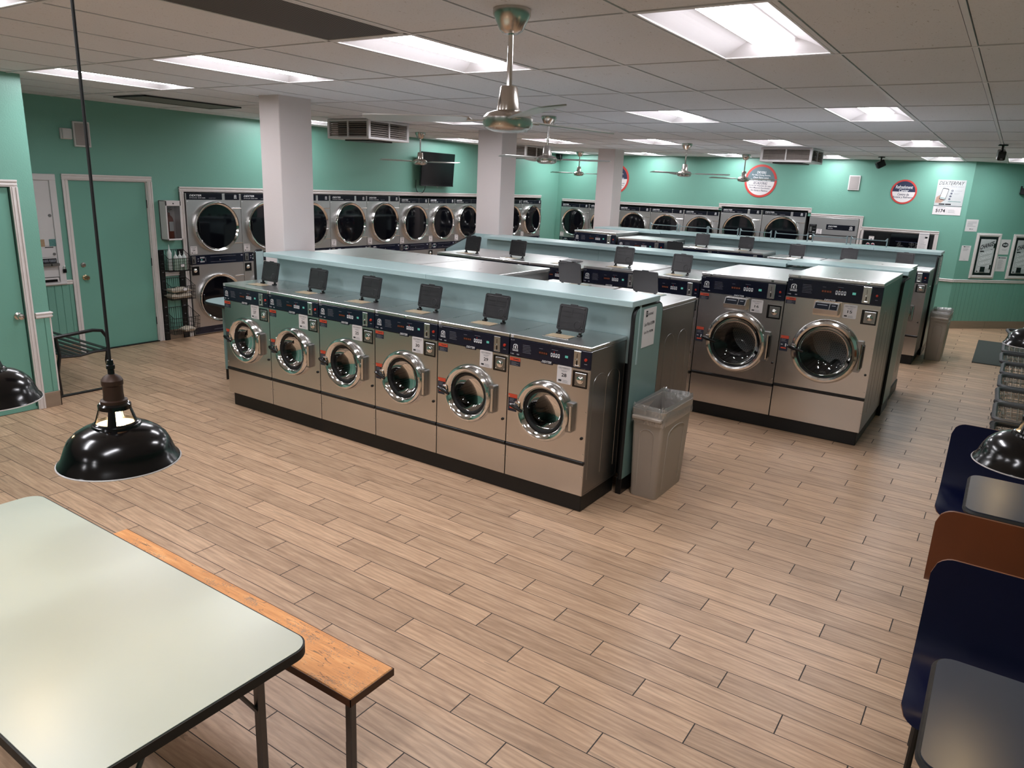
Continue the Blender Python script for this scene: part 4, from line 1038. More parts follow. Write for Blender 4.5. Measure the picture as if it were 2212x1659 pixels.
def dnum(o, num, w, h):
    s = h / 1.94; return number_tag(o, num, -w / 2 + .065, 1.185 * s, .10, .105, -.004)
bounds = [2.755, 3.60, 4.435, 5.265, 6.085, 6.895, 7.69, 8.475, 9.27, 10.06, 10.85, 11.675]
nums = ['34', '35', '36', '37', '38', '39', '40', '41', '42', '43', '44']
labs = ['stack dryer numbered 34 beside the wire basket rack', 'stack dryer numbered 35, half hidden by the left column', 'stack dryer hidden mostly behind the left column, its right edge showing',
        'stack dryer numbered 37, first full dryer right of the left column', 'stack dryer numbered 38 on the left wall, second right of the left column', 'stack dryer numbered 39 on the left wall, below the fan before the television',
        'stack dryer numbered 40 on the left wall, below the television', 'stack dryer numbered 41, just left of the middle column', 'stack dryer hidden behind the middle column',
        'stack dryer showing only its right edge, right of the middle column', 'last stack dryer of the left wall, beside the bare teal corner']
big = None; small = None
for k in range(11):
    a, b = bounds[k], bounds[k + 1]; w = b - a; hh = 1.925 if k < 5 else 1.895
    if k < 5:
        if big is None: big = dryer(labs[k], .83, hh, GD); o = big
        else: o = dup(big, labs[k], (0, 0, 0), 0, GD)
        base = .83
    else:
        if small is None: small = dryer(labs[k], .79, hh, GD); o = small
        else: o = dup(small, labs[k], (0, 0, 0), 0, GD)
        base = .79
    o.location = (XF, (a + b) / 2, 0); o.rotation_euler = (0, 0, PI / 2); o.scale = (w / base, 1, 1)
tagged = []
for k, o in enumerate([x for x in ROOT.objects if x.name.split('.')[0] == 'stack_dryer']):
    tagged.append(o)
fb = [-7.505, -6.745, -5.985, -5.215, -4.435, -3.655]
flabs = ['stack dryer in the back left corner of the far wall', 'stack dryer at the left edge of the third column, on the far wall', 'stack dryer hidden behind the third column',
         'stack dryer just right of the third column', 'stack dryer in the far wall, second right of the third column']
far = []
fsm = dryer(flabs[0], .775, 1.845, GF)
far.append(fsm)
for k in range(1, 5): far.append(dup(fsm, flabs[k], (0, 0, 0), 0, GF))
FY = VF - .04
fbb = [-7.505, -6.745, -5.985, -5.215, -4.435, -3.66]
for k in range(5):
    far[k].location = ((fbb[k] + fbb[k + 1]) / 2, FY, 0); far[k].scale = ((fbb[k + 1] - fbb[k]) / .775, 1, 1)
far[4]['label'] = 'stack dryer in the far wall, left of the taller pair'
fbig = dryer('taller stack dryer under the round dryer sign, left of its pair', .855, 1.93, GF); fbig.location = (-3.205, FY, 0)
fb2 = dup(fbig, 'taller stack dryer under the round dryer sign, right of its pair', (-2.345, FY, 0), 0, GF)
for o, n in zip(tagged, nums):
    dnum(o, n, .83 if n < '39' else .79, 1.925 if n < '39' else 1.895)
for o in far[:1]: dnum(o, '', .775, 1.845)
# single dryer with keypad
t = thing('single_dryer', 'single steel dryer with black keypad and tag 12, set in the far wall', 'dryer', (-1.40, FY, 0))
w = .90; MB().box(-w / 2, w / 2, 0, .75, .012, 1.86, STEELR, .005).part('cabinet', t)
mb = MB().box(-w / 2 + .012, -w / 2 + .155, -.005, .002, 1.545, 1.72, BLACKP, .003); mb.box(-w / 2 + .03, -w / 2 + .07, -.007, -.004, 1.575, 1.67, STEELD)
for k in range(4): mb.quad(-w / 2 + .095 + k * .012, 1.575, .008, .014, -.0056, WHITEI)
mb.quad(-w / 2 + .115, 1.64, .05, .003, -.0056, GREYI); mb.quad(-w / 2 + .08, 1.705, .1, .004, -.0056, GREYI); mb.part('keypad', t)
mb = MB().box(-w / 2 + .33, w / 2 - .05, -.005, .002, 1.635, 1.735, NAVYD, .003)
mb.text('DEXTER', .16, .022, (-w / 2 + .45, -.0056, 1.70), EX, EZ, WHITEI, .4, .02); mb.text('DRYER', .09, .011, (-w / 2 + .41, -.0056, 1.662), EX, EZ, WHITEI); horse_mark(mb, w / 2 - .12, 1.69, .05, -.0056, WHITEI); mb.part('header_panel', t)
number_tag(t, '12', -.24, 1.585, .10, .10)
MB().box(-w / 2 + .01, w / 2 - .01, -.004, .001, 1.525, 1.54, BLACKM).part('seam_strip', t)
mb = MB().prism(rrect(.11, .11, .004, 2, -w / 2 + .07, 1.47), 'y', -.006, .001, BLACKP); mb.lathe([(0, -.024), (.018, -.02), (.028, -.012), (.03, -.006)], (-w / 2 + .07, 0, 1.475), 'y', CHROME, 16); mb.part('coin_box', t)
mb = MB(); mb.lathe([(.36, .002), (.36, -.05), (.34, -.065), (.31, -.045), (.31, -.03)], (0, 0, .95), 'y', CHROME, 40); mb.part('door', t)
MB().lathe([(.312, -.042), (.2, -.046), (0, -.048)], (0, 0, .95), 'y', TINT, 32).part('door_glass', KIDS[t.name][-1])
# snack machine
t = thing('snack_machine', 'black vending machine set in a white frame on the far wall', 'vending machine', (-.2475, FY + .02, 0)); w = 1.18
MB().box(-w / 2, w / 2, 0.0, .75, .01, 1.66, BLACKM, .004).part('cabinet', t)
MB().box(-w / 2 + .01, -.13, -.012, .0, .05, 1.645, BLACKP, .004).part('door', t)
MB().box(-.12, w / 2 - .05, -.012, 0, .05, 1.645, TINT, .004).part('display_window', t)
mb = MB().quad(-.44, 1.53, .09, .075, -.0135, PAPER); mb.quad(-.44, 1.513, .02, .022, -.014, BLACKI); mb.quad(-.44, 1.555, .06, .006, -.014, TANF); mb.part('price_card', t)
for dx in (-.485, -.40):
    mb = MB(); mb.lathe([(0, -.016), (.03, -.016), (.034, -.012)], (dx, 0, 1.41), 'y', GREYG, 18); mb.box(dx - .028, dx + .028, -.0175, -.0155, 1.40, 1.418, NAVYI); mb.box(dx - .02, dx + .02, -.018, -.0155, 1.418, 1.43, REDI); mb.part('drink_button', t)
for px in (.08, .28, .33):
    mb = MB(); r = random.Random(int(px * 100))
    for k in range(9): mb.lathe([(.02, -.0135), (.024, -.0135)], (px + r.uniform(-.06, .06), 0, 1.36 + r.uniform(0, .12)), 'y', STEELD, 10)
    mb.part('product_coil', t)
MB().box(-.02, .40, -.0145, -.012, 1.50, 1.508, NAVYI).part('shelf_edge', t)
MB().quad(.385, 1.36, .075, .07, -.0135, PAPER).text('2', .03, .04, (.385, -.014, 1.36), EX, EZ, BLACKI, 0, .02).part('row_number', t)
def b_long(mb, w, h):
    lines(mb, -w * .4, h * .36, w * .8, .022, 18, Y, GREYI, .005, 12); mb.quad(w * .25, h * .3, w * .25, .03, Y, BLACKI); mb.quad(0, h * .42, w * .9, .012, Y, GREYI)
sheet('paper_notice', 'long white printed paper taped over the right side of the snack machine frame', .165, .46, (.185, FY - .035, 1.47), 0, b_long)

# ================================================================== SIGNS
def round_sign(label, x, z, r, bad, lines_, tilt=0):
    t = thing('round_sign', label, 'sign', (x, VF - .003, z)); t.rotation_euler = (0, tilt, 0)
    MB().lathe([(0, -.004), (r, -.004), (r, .0), (0, 0)], (0, 0, 0), 'y', REDI, 48).part('red_border', t)
    ri = r * .865; n = 40
    mb = MB(); up = [(ri * math.cos(PI * k / n), -.0055, ri * math.sin(PI * k / n)) for k in range(n + 1)]; mb.add(up, [tuple(range(n + 1))], bad)
    lo = [(ri * math.cos(PI + PI * k / n), -.0055, ri * math.sin(PI + PI * k / n)) for k in range(n + 1)]; mb.add(lo, [tuple(range(n + 1))], PAPER); mb.part('face', t)
    mb = MB()
    for s, w, h, zz, top in lines_: mb.text(s, w, h, (0, -.0062, zz), EX, EZ, WHITEI if top else NAVYI, .12, .012)
    mb.part('lettering', t); return t
FADE = principled('faded_grey_blue_print', hx('5a6e74'), 0.5, 0, 0.2, 4)
dl = [('DRYERS', .18, .048, .165, 1), ('For Best Drying Results,', .37, .036, .11, 1), ('Check Fabric Labels', .31, .036, .065, 1), ('No Rubber or Plastic Items', .40, .034, .02, 1),
      ('SECADORAS', .28, .055, -.04, 0), ('Revise las etiquetas de ropa', .45, .034, -.095, 0), ('Para Mejores Resultados', .41, .034, -.14, 0), ('No Goma o Plasticos', .34, .034, -.185, 0)]
round_sign('round dryers sign with red border, behind the fan at right', -2.905, 2.50, .322, FADE, dl, .03)
round_sign('round sign with red border mostly hidden behind the third column', -6.14, 2.44, .322, NAVYI, dl)
round_sign('round refreshment sign with red border, right of the white panel', -.283, 2.396, .217, NAVYI, [('Refreshment', .28, .06, .085, 1), ('Center', .16, .055, .025, 1), ('Centro de', .19, .045, -.045, 0), ('Botana y Refresco', .33, .045, -.10, 0)])
# poster
t = thing('wall_poster', 'white pay app poster with a phone, and a location number strip below', 'poster', (.46, VF - .002, 2.33))
mb = MB().box(-.22, .22, -.003, 0, -.155, .30, GREYG); mb.part('sheet', t)
mb = MB(); y = -.0038
mb.text('DEXTERPAY', .38, .062, (0, y, .245), EX, EZ, BLACKI, .25); mb.text('LAUNDRY MADE EASY', .39, .024, (0, y, .185), EX, EZ, GREYI)
for k, wd_ in enumerate(('DOWNLOAD', 'SELECT', '', '')):
    mb.lathe([(0, -.0008), (.016, -.0008)], (.03 - k * .008, -.003, .115 - k * .048), 'y', NAVYI, 14); mb.text(str(k + 1), .008, .014, (.03 - k * .008, -.0042, .115 - k * .048), EX, EZ, WHITEI)
    if wd_: mb.text(wd_, .11 if k == 0 else .085, .016, (.125 - k * .02, y, .115 - k * .048), EX, EZ, GREYI)
mb.quad(.09, -.07, .2, .008, y, FLYER); mb.quad(-.1, -.12, .09, .022, y, BLACKI); mb.quad(.0, -.12, .09, .022, y, BLACKI); mb.quad(.11, -.12, .06, .02, y, GREYG); mb.quad(0, -.148, .44, .006, y, NAVYI)
mb.part('lettering', t)
mb = MB(); mb.add([(a, y, b) for a, b in [(-.21, -.10), (-.20, -.0), (-.13, .05), (-.08, .09), (-.05, .03), (-.06, -.04), (-.12, -.1)]], [tuple(range(7))], SKIN)
R_ = Matrix.Translation((-.09, 0, .055)) @ Matrix.Rotation(.18, 4, 'Y'); m2 = MB().prism(rrect(.10, .2, .014, 3), 'y', -.0055, -.004, BLACKI); m2.prism(rrect(.085, .175, .008, 3), 'y', -.0062, -.0055, WHITEI); m2.quad(0, .04, .03, .03, -.0066, GREYG); m2.quad(0, -.07, .08, .012, -.0066, FLYER); m2.xf(R_)
mb.add(m2.v, m2.f, BLACKI); mb.mi[-len(m2.f):] = [mb.m(m2.mats[k]) for k in m2.mi]; mb.part('phone_picture', t)
mb = MB().box(-.222, .218, -.004, 0, -.305, -.16, PAPER); mb.text('5174', .15, .06, (-.10, -.0046, -.235), EX, EZ, BLACKI, 0, .03); mb.quad(.0, -.235, .002, .09, -.0046, GREYI); lines(mb, .02, -.215, .14, .016, 4, -.0046, GREYI, .004, 3); mb.quad(-.1, -.18, .14, .006, -.0046, GREYI); mb.part('number_strip', t)
# small white panel, cameras
t = thing('ceiling_speaker', 'small white framed wall speaker panel on the far wall, left of the refreshment sign', 'speaker', (-1.145, VF, 2.525))
MB().box(-.1, .1, -.03, 0, -.135, .135, WHITEC, .006).part('case', t); MB().box(-.082, .082, -.034, -.028, -.117, .117, SPKG, .003).part('grille', t)
t = thing('wall_speaker', 'white framed speaker panel high on the left wall', 'speaker', (UL, 1.515, 2.565), PI / 2)
MB().box(-.095, .095, -.03, 0, -.14, .14, WHITEC, .006).part('case', t); MB().box(-.078, .078, -.034, -.028, -.122, .122, SPKG, .003).part('grille', t)
t = thing('alarm_sounder', 'small white ribbed alarm box high on the left wall', 'alarm', (UL, 1.335, 2.56), PI / 2)
MB().box(-.06, .06, -.03, 0, -.06, .06, WHITEC, .004).part('case', t)
mb = MB(); mb.box(-.045, .06, -.05, -.03, -.055, .055, WHITEC, .006)
for k in range(7): mb.box(-.04, .055, -.053, -.049, -.042 + k * .013, -.036 + k * .013, GREYG)
mb.part('ribbed_cover', t)
def camera_thing(label, loc, rotz, tilt, side=False):
    t = thing('security_camera', label, 'security camera', loc, rotz, 'black security cameras')
    if side: MB().box(-.03, .03, -.02, 0, -.04, .05, BLACKP, .004).part('mount', t); MB().tube([(0, -.01, 0), (0, -.06, -.02)], .012, BLACKP, 8).part('arm', t); o = (0, -.075, -.05)
    else: MB().box(-.05, .05, -.04, .04, -.015, 0, BLACKP, .004).part('mount', t); MB().tube([(0, 0, -.01), (0, 0, -.07)], .014, BLACKP, 8).part('arm', t); o = (0, 0, -.12)
    m = MB().box(-.042, .042, -.07, .07, -.055, .055, BLACKP, .01); m.lathe([(0, -.074), (.028, -.074), (.03, -.068)], (0, 0, .0), 'y', BLACKI, 16); m.quad(0, -.035, .03, .008, -.0745, GREYI)
    m.xf(Matrix.Translation(o) @ Matrix.Rotation(tilt, 4, 'X')); m.part('body', t)
camera_thing('black speaker-like camera hanging from the ceiling at the upper right', (1.23, 8.0, H - .004), .15, .25)
camera_thing('black camera hanging from the ceiling above the small white panel', (-.58, 11.3, H - .004), -1.0, .5)
t45 = lambda t_, z, off=0: (0.77 + (t_ + off) / math.sqrt(2) + 0, VF + (t_ - off) / math.sqrt(2), z)
camera_thing('black camera on the angled wall at the right edge', t45(1.02, 2.53, 0.0), PI / 4 + .6, .2, True)
t = thing('corner_camera', 'black camera in the back left corner under the ceiling', 'security camera', (UL + .08, VF - .15, 2.86))
MB().box(-.06, .06, -.05, .05, -.05, .08, BLACKP, .01).part('body', t); MB().tube([(0, 0, 0), (.09, -.1, -.05)], .02, BLACKP, 8).part('arm', t)

# ================================================================== ANGLED WALL
def on45(t_, z, off=.001): return t45(t_, z, off * 1.0)
def change(label, t_):
    r = thing('change_machine', label, 'change machine', on45(t_, 1.335, 0), PI / 4, 'change machines on the angled wall')
    mb = MB(); w, h = .40, .69
    for a0, a1, z0, z1, L in ((-w / 2 - .06, -w / 2, -h / 2 - .06, h / 2 + .06, 0), (w / 2, w / 2 + .06, -h / 2 - .06, h / 2 + .06, 0), (-w / 2, w / 2, h / 2, h / 2 + .06, 1), (-w / 2, w / 2, -h / 2 - .06, -h / 2, 1)):
        mb.box(a0, a1, -.02, 0, z0, z1, TRIMW, .004)
        if L: mb.box(a0 - .03, a1 + .03, -.03, 0, (z0 + z1) / 2 - .012, (z0 + z1) / 2 + .012, TRIMW, .003)
        else: mb.box((a0 + a1) / 2 - .012, (a0 + a1) / 2 + .012, -.03, 0, z0 + .018, z1 - .018, TRIMW, .003)
    mb.part('frame', r)
    MB().box(-w / 2, w / 2, -.015, 0, -h / 2, h / 2, BLACKP, .003).part('bezel', r)
    mb = MB(); w2, h2 = .315, .60; mb.box(-w2 / 2, w2 / 2, -.022, -.01, -h2 / 2, h2 / 2, GREYG, .003); y = -.0228
    mb.text('CHANGE', .27, .085, (-.015, y, .19), (1, 0, .3), EZ, BLACKI, .1, .03)
    for k in range(4): mb.text('CHANGE', .24, .06, (-.0, y, .06 - k * .09), (1, 0, .25), EZ, WHITEI, .1, .02)
    mb.box(-.14, -.06, -.026, -.02, .075, .095, BLACKI); mb.box(.125, .15, -.028, -.02, .15, .23, BLACKP); mb.box(.118, .145, -.028, -.02, -.235, -.155, BLACKP)
    mb.quad(.1, .12, .05, .008, y, BLACKI); mb.quad(-.125, -.275, .03, .02, y, BLACKI); mb.part('front_plate', r)
    mb = MB().box(-.07, .03, -.03, -.02, -.285, -.19, BLACKP, .004); mb.box(-.07, .03, -.04, -.02, -.295, -.28, STEELD, .003); mb.part('coin_cup', r)
change('change machine in a white frame on the angled wall, the one fully in view', .563)
change('change machine cut off by the right edge of the photo', 1.345)
def b_plain(mb, w, h):
    lines(mb, -w * .38, h * .3, w * .76, h * .09, 5, Y, GREYI, .005, 2); mb.box(-w * .14, -w * .06, Y, -.0026, -h * .33, -h * .27, BLACKI); mb.quad(w * .06, -h * .3, w * .22, .01, Y, GREYI)
sheet('paper_notice', 'white printed paper above and left of the first change machine', .25, .21, on45(.158, 1.865), PI / 4, b_plain)
def b_qr(mb, w, h): mb.box(-w * .3, -w * .12, Y, -.0026, h * .40, h * .45, BLACKI); mb.quad(w * .1, h * .425, w * .45, .01, Y, GREYI); lines(mb, -w * .3, h * .3, w * .6, h * .06, 3, Y, GREYI, .004, 6); mb.quad(0, -h * .4, w * .2, .004, Y, GREYI)
sheet('paper_notice', 'narrow white paper left of the first change machine, on the wall corner', .195, .27, on45(.138, 1.375), PI / 4, b_qr)
def b_wifi(mb, w, h):
    mb.lathe([(0, -.0007), (.036, -.0007)], (-.03, -.0026, h * .14), 'y', BLACKI, 24); mb.lathe([(0, -.0007), (.036, -.0007)], (.03, -.0026, h * .14), 'y', BLACKI, 24)
    mb.lathe([(0, -.0007), (.045, -.0007)], (0, -.0026, h * .14), 'y', BLACKI, 24); mb.text('WiFi', .10, .04, (0, -.0042, h * .14), EX, EZ, WHITEI, .1, .02)
    mb.quad(0, -h * .16, w * .55, .004, Y, GREYI); mb.quad(0, -h * .22, w * .4, .004, Y, GREYI)
sheet('paper_notice', 'white paper with a black wireless mark between the change machines', .203, .27, on45(.945, 1.505), PI / 4, b_wifi)
def b_txt(mb, w, h):
    mb.box(-w * .42, -w * .2, Y, -.0026, h * .38, h * .44, NAVYI); mb.quad(w * .12, h * .41, w * .55, .012, Y, BLACKI); lines(mb, -w * .35, h * .27, w * .7, h * .055, 12, Y, GREYI, .004, 7)
sheet('paper_notice', 'white rules paper between the change machines, below the wireless one', .20, .27, on45(.942, 1.20), PI / 4, b_txt)

# ================================================================== TELEVISION
t = thing('television', 'black flat television hung tilted forward on the left wall', 'television', (UL + .002, 7.80, 2.425), PI / 2)
MB().box(-.14, .14, -.09, 0, -.14, .14, BLACKM, .004).part('wall_bracket', t)
m = MB().box(-.47, .47, -.04, 0, -.30, .295, BLACKP, .008); m.xf(Matrix.Translation((0, -.125, 0)) @ Matrix.Rotation(.07, 4, 'X')); m.part('case', t); cs = KIDS[t.name][-1]
m = MB().box(-.46, .46, -.043, -.039, -.275, .287, SCREEN); m.box(-.47, .47, -.0435, -.039, -.298, -.279, BLACKP, .002); m.box(-.012, .012, -.046, -.039, -.318, -.306, GREYI); m.xf(Matrix.Translation((0, -.125, 0)) @ Matrix.Rotation(.07, 4, 'X')); m.part('screen', cs)
MB().tube([(-.45 + .0, -.02, -.2), (-.46, -.02, -.33), (-.42, -.02, -.41), (-.34, -.02, -.44), (-.27, -.03, -.42), (-.24, -.05, -.36), (-.25, -.07, -.30)], .006, BLACKR, 6).part('cable', t)

# ================================================================== LEFT WALL THINGS
# fire extinguisher box
t = thing('extinguisher_cabinet', 'white wall cabinet with a clear window left of the first dryers', 'fire cabinet', (UL, 2.50, 1.58), PI / 2)
w, h, d = .215, .50, .15
mb = MB(); mb.box(-w / 2, w / 2, -.02, 0, -h / 2, h / 2, WHITEC)
for sx in (-1, 1): mb.box(sx * w / 2, sx * (w / 2 - .012), -d, 0, -h / 2, h / 2, WHITEC, .003)
for sz in (-1, 1): mb.box(-w / 2, w / 2, -d, 0, sz * h / 2, sz * (h / 2 - .012), WHITEC, .003)
mb.part('case', t)
mb = MB(); mb.box(-w / 2, w / 2, -d - .008, -d + .004, h / 2 - .065, h / 2, WHITEC, .003); mb.box(-w / 2, w / 2, -d - .008, -d + .004, -h / 2, -h / 2 + .02, WHITEC, .003)
for sx in (-1, 1): mb.box(sx * w / 2, sx * (w / 2 - .018), -d - .008, -d + .004, -h / 2, h / 2, WHITEC, .003)
mb.lathe([(0, -.012), (.008, -.011), (.01, -.004)], (0, -d, h / 2 - .035), 'y', BLACKP, 12); mb.part('door_frame', t)
MB().box(-w / 2 + .018, w / 2 - .018, -d - .003, -d, -h / 2 + .02, h / 2 - .065, GLASSC).part('window', t)
t = thing('fire_extinguisher', 'dull red fire extinguisher inside the white wall cabinet', 'fire extinguisher', (UL + .075, 2.475, 1.345), PI / 2)
MB().lathe([(0, 0), (.05, 0), (.054, .01), (.054, .24), (.045, .275), (.02, .30), (.018, .33), (0, .33)], (0, 0, 0), 'z', EXTR, 24).part('cylinder', t)
mb = MB().box(-.03, .03, -.056, -.052, .10, .22, GREYG); mb.part('paper_tag', t)
mb = MB(); mb.box(-.014, .014, -.014, .014, .33, .36, BRUSHN, .003); mb.tube([(-.02, 0, .355), (.05, 0, .372)], .007, BRUSHN, 6); mb.tube([(-.02, 0, .37), (.04, 0, .395)], .006, BRUSHN, 6); mb.part('valve_handle', t)
MB().tube([(-.016, -.01, .345), (-.05, -.02, .34), (-.055, -.02, .29), (-.04, -.03, .18)], .007, BLACKR, 6).part('hose', t)
# wire basket rack
t = thing('wire_basket_rack', 'black wall rack with three wire baskets between the teal door and the dryers', 'rack', (UL, 2.50, 0), PI / 2)
for x in (-.135, .135):
    mb = MB().box(x - .033, x + .033, -.03, -.002, 0, 1.20, BLACKM, .003)
    for k in range(10): mb.box(x - .012, x + .012, -.032, -.029, .1 + k * .115, .108 + k * .115, GREYI)
    mb.part('post', t)
def basket(zb, zf, zr, dp, w0):
    mb = MB(); y0, y1 = -.035, -.035 - dp; X = w0 / 2; rw = .0026
    nx = 12
    for k in range(nx + 1):
        x = -X + 2 * X * k / nx; mb.tube([(x, y0, zr), (x, y0, zb), (x, y1 + .02, zb), (x, y1, zf)], rw, BLACKM, 4)
    for sx in (-X, X):
        for k in range(1, 7):
            y = y0 + (y1 - y0) * k / 7; zt = zr + (zf - zr) * k / 7; mb.tube([(sx, y, zb), (sx, y, zt)], rw, BLACKM, 4)
    for k in range(1, 7):
        y = y0 + (y1 - y0) * k / 7; mb.tube([(-X, y, zb), (X, y, zb)], rw, BLACKM, 4)
    for k in range(4):
        z = zb + (zf - zb) * k / 4; mb.tube([(-X, y0, z), (X, y0, z)], rw, BLACKM, 4); mb.tube([(-X, y0, z), (-X, y1, z), (X, y1, z), (X, y0, z)], rw, BLACKM, 4)
    mb.tube([(-X, y0, zr), (X, y0, zr), (X, y1, zf), (-X, y1, zf)], .004, BLACKM, 6, True); return mb
for zb, zf, zr, dp, w0, lz in ((.935, 1.10, 1.20, .20, .33, 1.01), (.565, .74, .83, .22, .34, .70), (.115, .33, .44, .25, .37, None)):
    basket(zb, zf, zr, dp, w0).part('basket', t); bk = KIDS[t.name][-1]
    if lz: mb = MB().box(-.015, .045, -.035 - dp - .008, -.035 - dp - .003, lz - .022, lz + .022, BLACKM, .002); mb.quad(.015, lz, .048, .032, -.035 - dp - .0086, PAPER); lines(mb, -.0, lz + .006, .03, .008, 2, -.035 - dp - .009, GREYI, .003); mb.part('label_holder', bk)
def bottle(label, x, y, z, h, r):
    t = thing('squeeze_bottle', label, 'bottle', (UL - y, 2.50 + x, z), 0, 'squeeze bottles in the top basket')
    MB().lathe([(0, 0), (r, 0), (r, h * .55), (r * .95, h * .62), (0, h * .63)], (0, 0, 0), 'z', BOTLQ if h < .25 else BOTTL, 18).part('body', t)
    MB().lathe([(r * .96, h * .61), (r * 1.02, h * .63), (r * 1.02, h * .68), (r * .7, h * .76), (.008, h * .82), (.004, h), (0, h)], (0, 0, 0), 'z', BOTTL, 18).part('nozzle_cap', t)
bottle('tall squeeze bottle standing at the left of the top basket', -.09, -.13, .945, .33, .028)
bottle('squeeze bottle in the top basket, next to the tall one', -.03, -.17, .945, .245, .028)
bottle('squeeze bottle in the middle of the three short ones in the top basket', .03, -.17, .945, .245, .028)
bottle('squeeze bottle at the right end of the top basket', .09, -.17, .945, .245, .028)
def cloth(label, x, y, z, w, d, h, seed, name='folded_towel'):
    r = random.Random(seed); nx, ny = 12, 6; vs = []; fs = []
    mb = MB()
    for lay in (0, 1):
        for j in range(ny + 1):
            for i in range(nx + 1):
                u, v = i / nx, j / ny; e = min(u, 1 - u, v, 1 - v) * 6; e = min(1, e) ** .5
                zz = h * (.5 + (.5 if lay else -.5) * e) + r.uniform(-.005, .005) + (.010 * math.sin(u * 9 + seed) if lay else 0)
                vs.append((-w / 2 + w * u, -d / 2 + d * v + r.uniform(-.003, .003), max(zz, .002)))
    N_ = (nx + 1) * (ny + 1)
    for lay in (0, 1):
        for j in range(ny):
            for i in range(nx):
                a = lay * N_ + j * (nx + 1) + i; fs.append((a, a + 1, a + nx + 2, a + nx + 1))
    bd = [i for i in range(nx + 1)] + [j * (nx + 1) + nx for j in range(1, ny + 1)] + [ny * (nx + 1) + i for i in range(nx - 1, -1, -1)] + [j * (nx + 1) for j in range(ny - 1, 0, -1)]
    for a, b in zip(bd, bd[1:] + bd[:1]): fs.append((a, b, b + N_, a + N_))
    mb.add(vs, fs, TOWEL); o = mb.part(name); o.location = (UL - y, 2.50 + x, z); o.rotation_euler = (0, 0, PI / 2); return tag(o, label, 'towel', 'cream towels in the baskets')
cloth('cream towel at the bottom of the folded pair in the middle basket', 0, -.135, .572, .31, .17, .06, 1)
cloth('cream towel on top of the folded pair in the middle basket', 0, -.135, .652, .29, .16, .055, 2)
cloth('small white cloth lying in the lowest basket', .07, -.17, .122, .17, .15, .06, 3)
# soap vending cabinet
t = thing('soap_vending_cabinet', 'white coin vending cabinet set in the left wall beside the teal door', 'vending machine', (UL, .86, 0), PI / 2); w = .60
mb = MB()
for a in ((-w / 2, -w / 2 + .07, .865, 2.11), (w / 2 - .07, w / 2, .865, 2.11)): mb.box(a[0], a[1], -.035, -.001, a[2], a[3], WHITEC, .004)
mb.box(-w / 2, w / 2, -.038, -.001, 2.04, 2.11, WHITEC, .004); mb.box(-w / 2, w / 2, -.045, -.001, .862, .885, WHITEC, .004); mb.part('frame', t)
MB().box(-w / 2 + .07, w / 2 - .07, -.022, .1, 1.31, 2.04, WHITEC, .004).part('upper_door', t); ud = KIDS[t.name][-1]
MB().lathe([(0, -.03), (.016, -.03), (.018, -.022)], (w / 2 - .10, 0, 1.65), 'y', STEELD, 16).part('lock', ud)
mb = MB().box(-w / 2 + .07, w / 2 - .07, -.018, .1, .95, 1.31, WHITEC, .003); mb.box(-w / 2 + .08, w / 2 - .08, -.024, -.016, 1.18, 1.27, WHITEC, .003)
for x in (-.14, .02, .16): mb.box(x - .05, x + .04, -.020, -.015, 1.288, 1.297, BLACKP)
mb.part('lower_panel', t); MB().lathe([(0, -.032), (.015, -.032), (.017, -.024)], (w / 2 - .10, 0, 1.215), 'y', STEELD, 16).part('lock', KIDS[t.name][-1])
for x in (-.16, -.04, .09, .17):
    mb = MB().box(x - .045, x + .045, -.03, -.018, 1.115, 1.165, BLACKP, .003); mb.box(x - .05, x + .05, -.09, -.02, 1.085, 1.115, STEELD, .004)
    for k in range(5): mb.box(x - .035 + k * .015, x - .027 + k * .015, -.033, -.029, 1.125, 1.155, GREYI)
    mb.part('coin_slide', t)
mb = MB().box(-w / 2 + .08, w / 2 - .08, -.03, -.018, .888, .945, WHITEC, .003); mb.box(-w / 2 + .10, w / 2 - .10, -.032, -.028, .895, .925, BLACKP); mb.part('tray', t)
mb = MB().box(-.02, .02, -.06, -.045, .995, 1.04, BLACKP, .004); mb.tube([(-.012, -.052, 1.04), (-.012, -.052, 1.065), (0, -.052, 1.078), (.012, -.052, 1.065), (.012, -.052, 1.04)], .004, CHROME, 6)
mb.xf(Matrix.Translation((w / 2 - .02, 0, 0))); mb.part('padlock', t)
MB().box(w / 2 - .14, w / 2 - .065, -.026, -.0215, 1.305, 1.385, FLYER).part('flyer', t, label='teal flyer')
MB().box(w / 2 - .25, w / 2 - .19, -.026, -.0215, 1.305, 1.385, TANF).part('flyer', t, label='tan flyer')

# slatted metal bench
t = thing('slatted_metal_bench', 'black slatted metal bench with curved arms behind the teal wall corner', 'bench', (-6.72, .48, 0))
def endframe(x):
    mb = MB()
    mb.tube([(x, -.26, .0), (x, -.27, .25), (x, -.235, .42), (x, -.255, .60)], .017, BLACKM, 8)
    mb.tube([(x, -.28, .60), (x, .10, .625), (x, .19, .61), (x, .235, .54), (x, .24, .44), (x, .21, .30), (x, .24, .12), (x, .275, .02)], .017, BLACKM, 8)
    mb.box(x - .018, x + .018, -.28, .29, 0, .018, BLACKM, .003)
    mb.tube([(x, .25, .40), (x, .1, .405), (x, -.05, .385), (x, -.24, .40)], .013, BLACKM, 6); return mb
endframe(.75).part('end_frame', t); endframe(-.75).part('end_frame', t)
for k in range(7):
    y = .23 - k * .072; z = .415 - .022 * math.sin(PI * k / 6); MB().box(-.76, .76, y - .022, y + .022, z - .004, z + .004, BLACKM, .002).part('seat_slat', t)
for k in range(4): MB().box(-.74, .74, -.262 - .01 * k, -.254 - .01 * k, .50 + k * .085, .55 + k * .085, BLACKM, .002).part('back_slat', t)

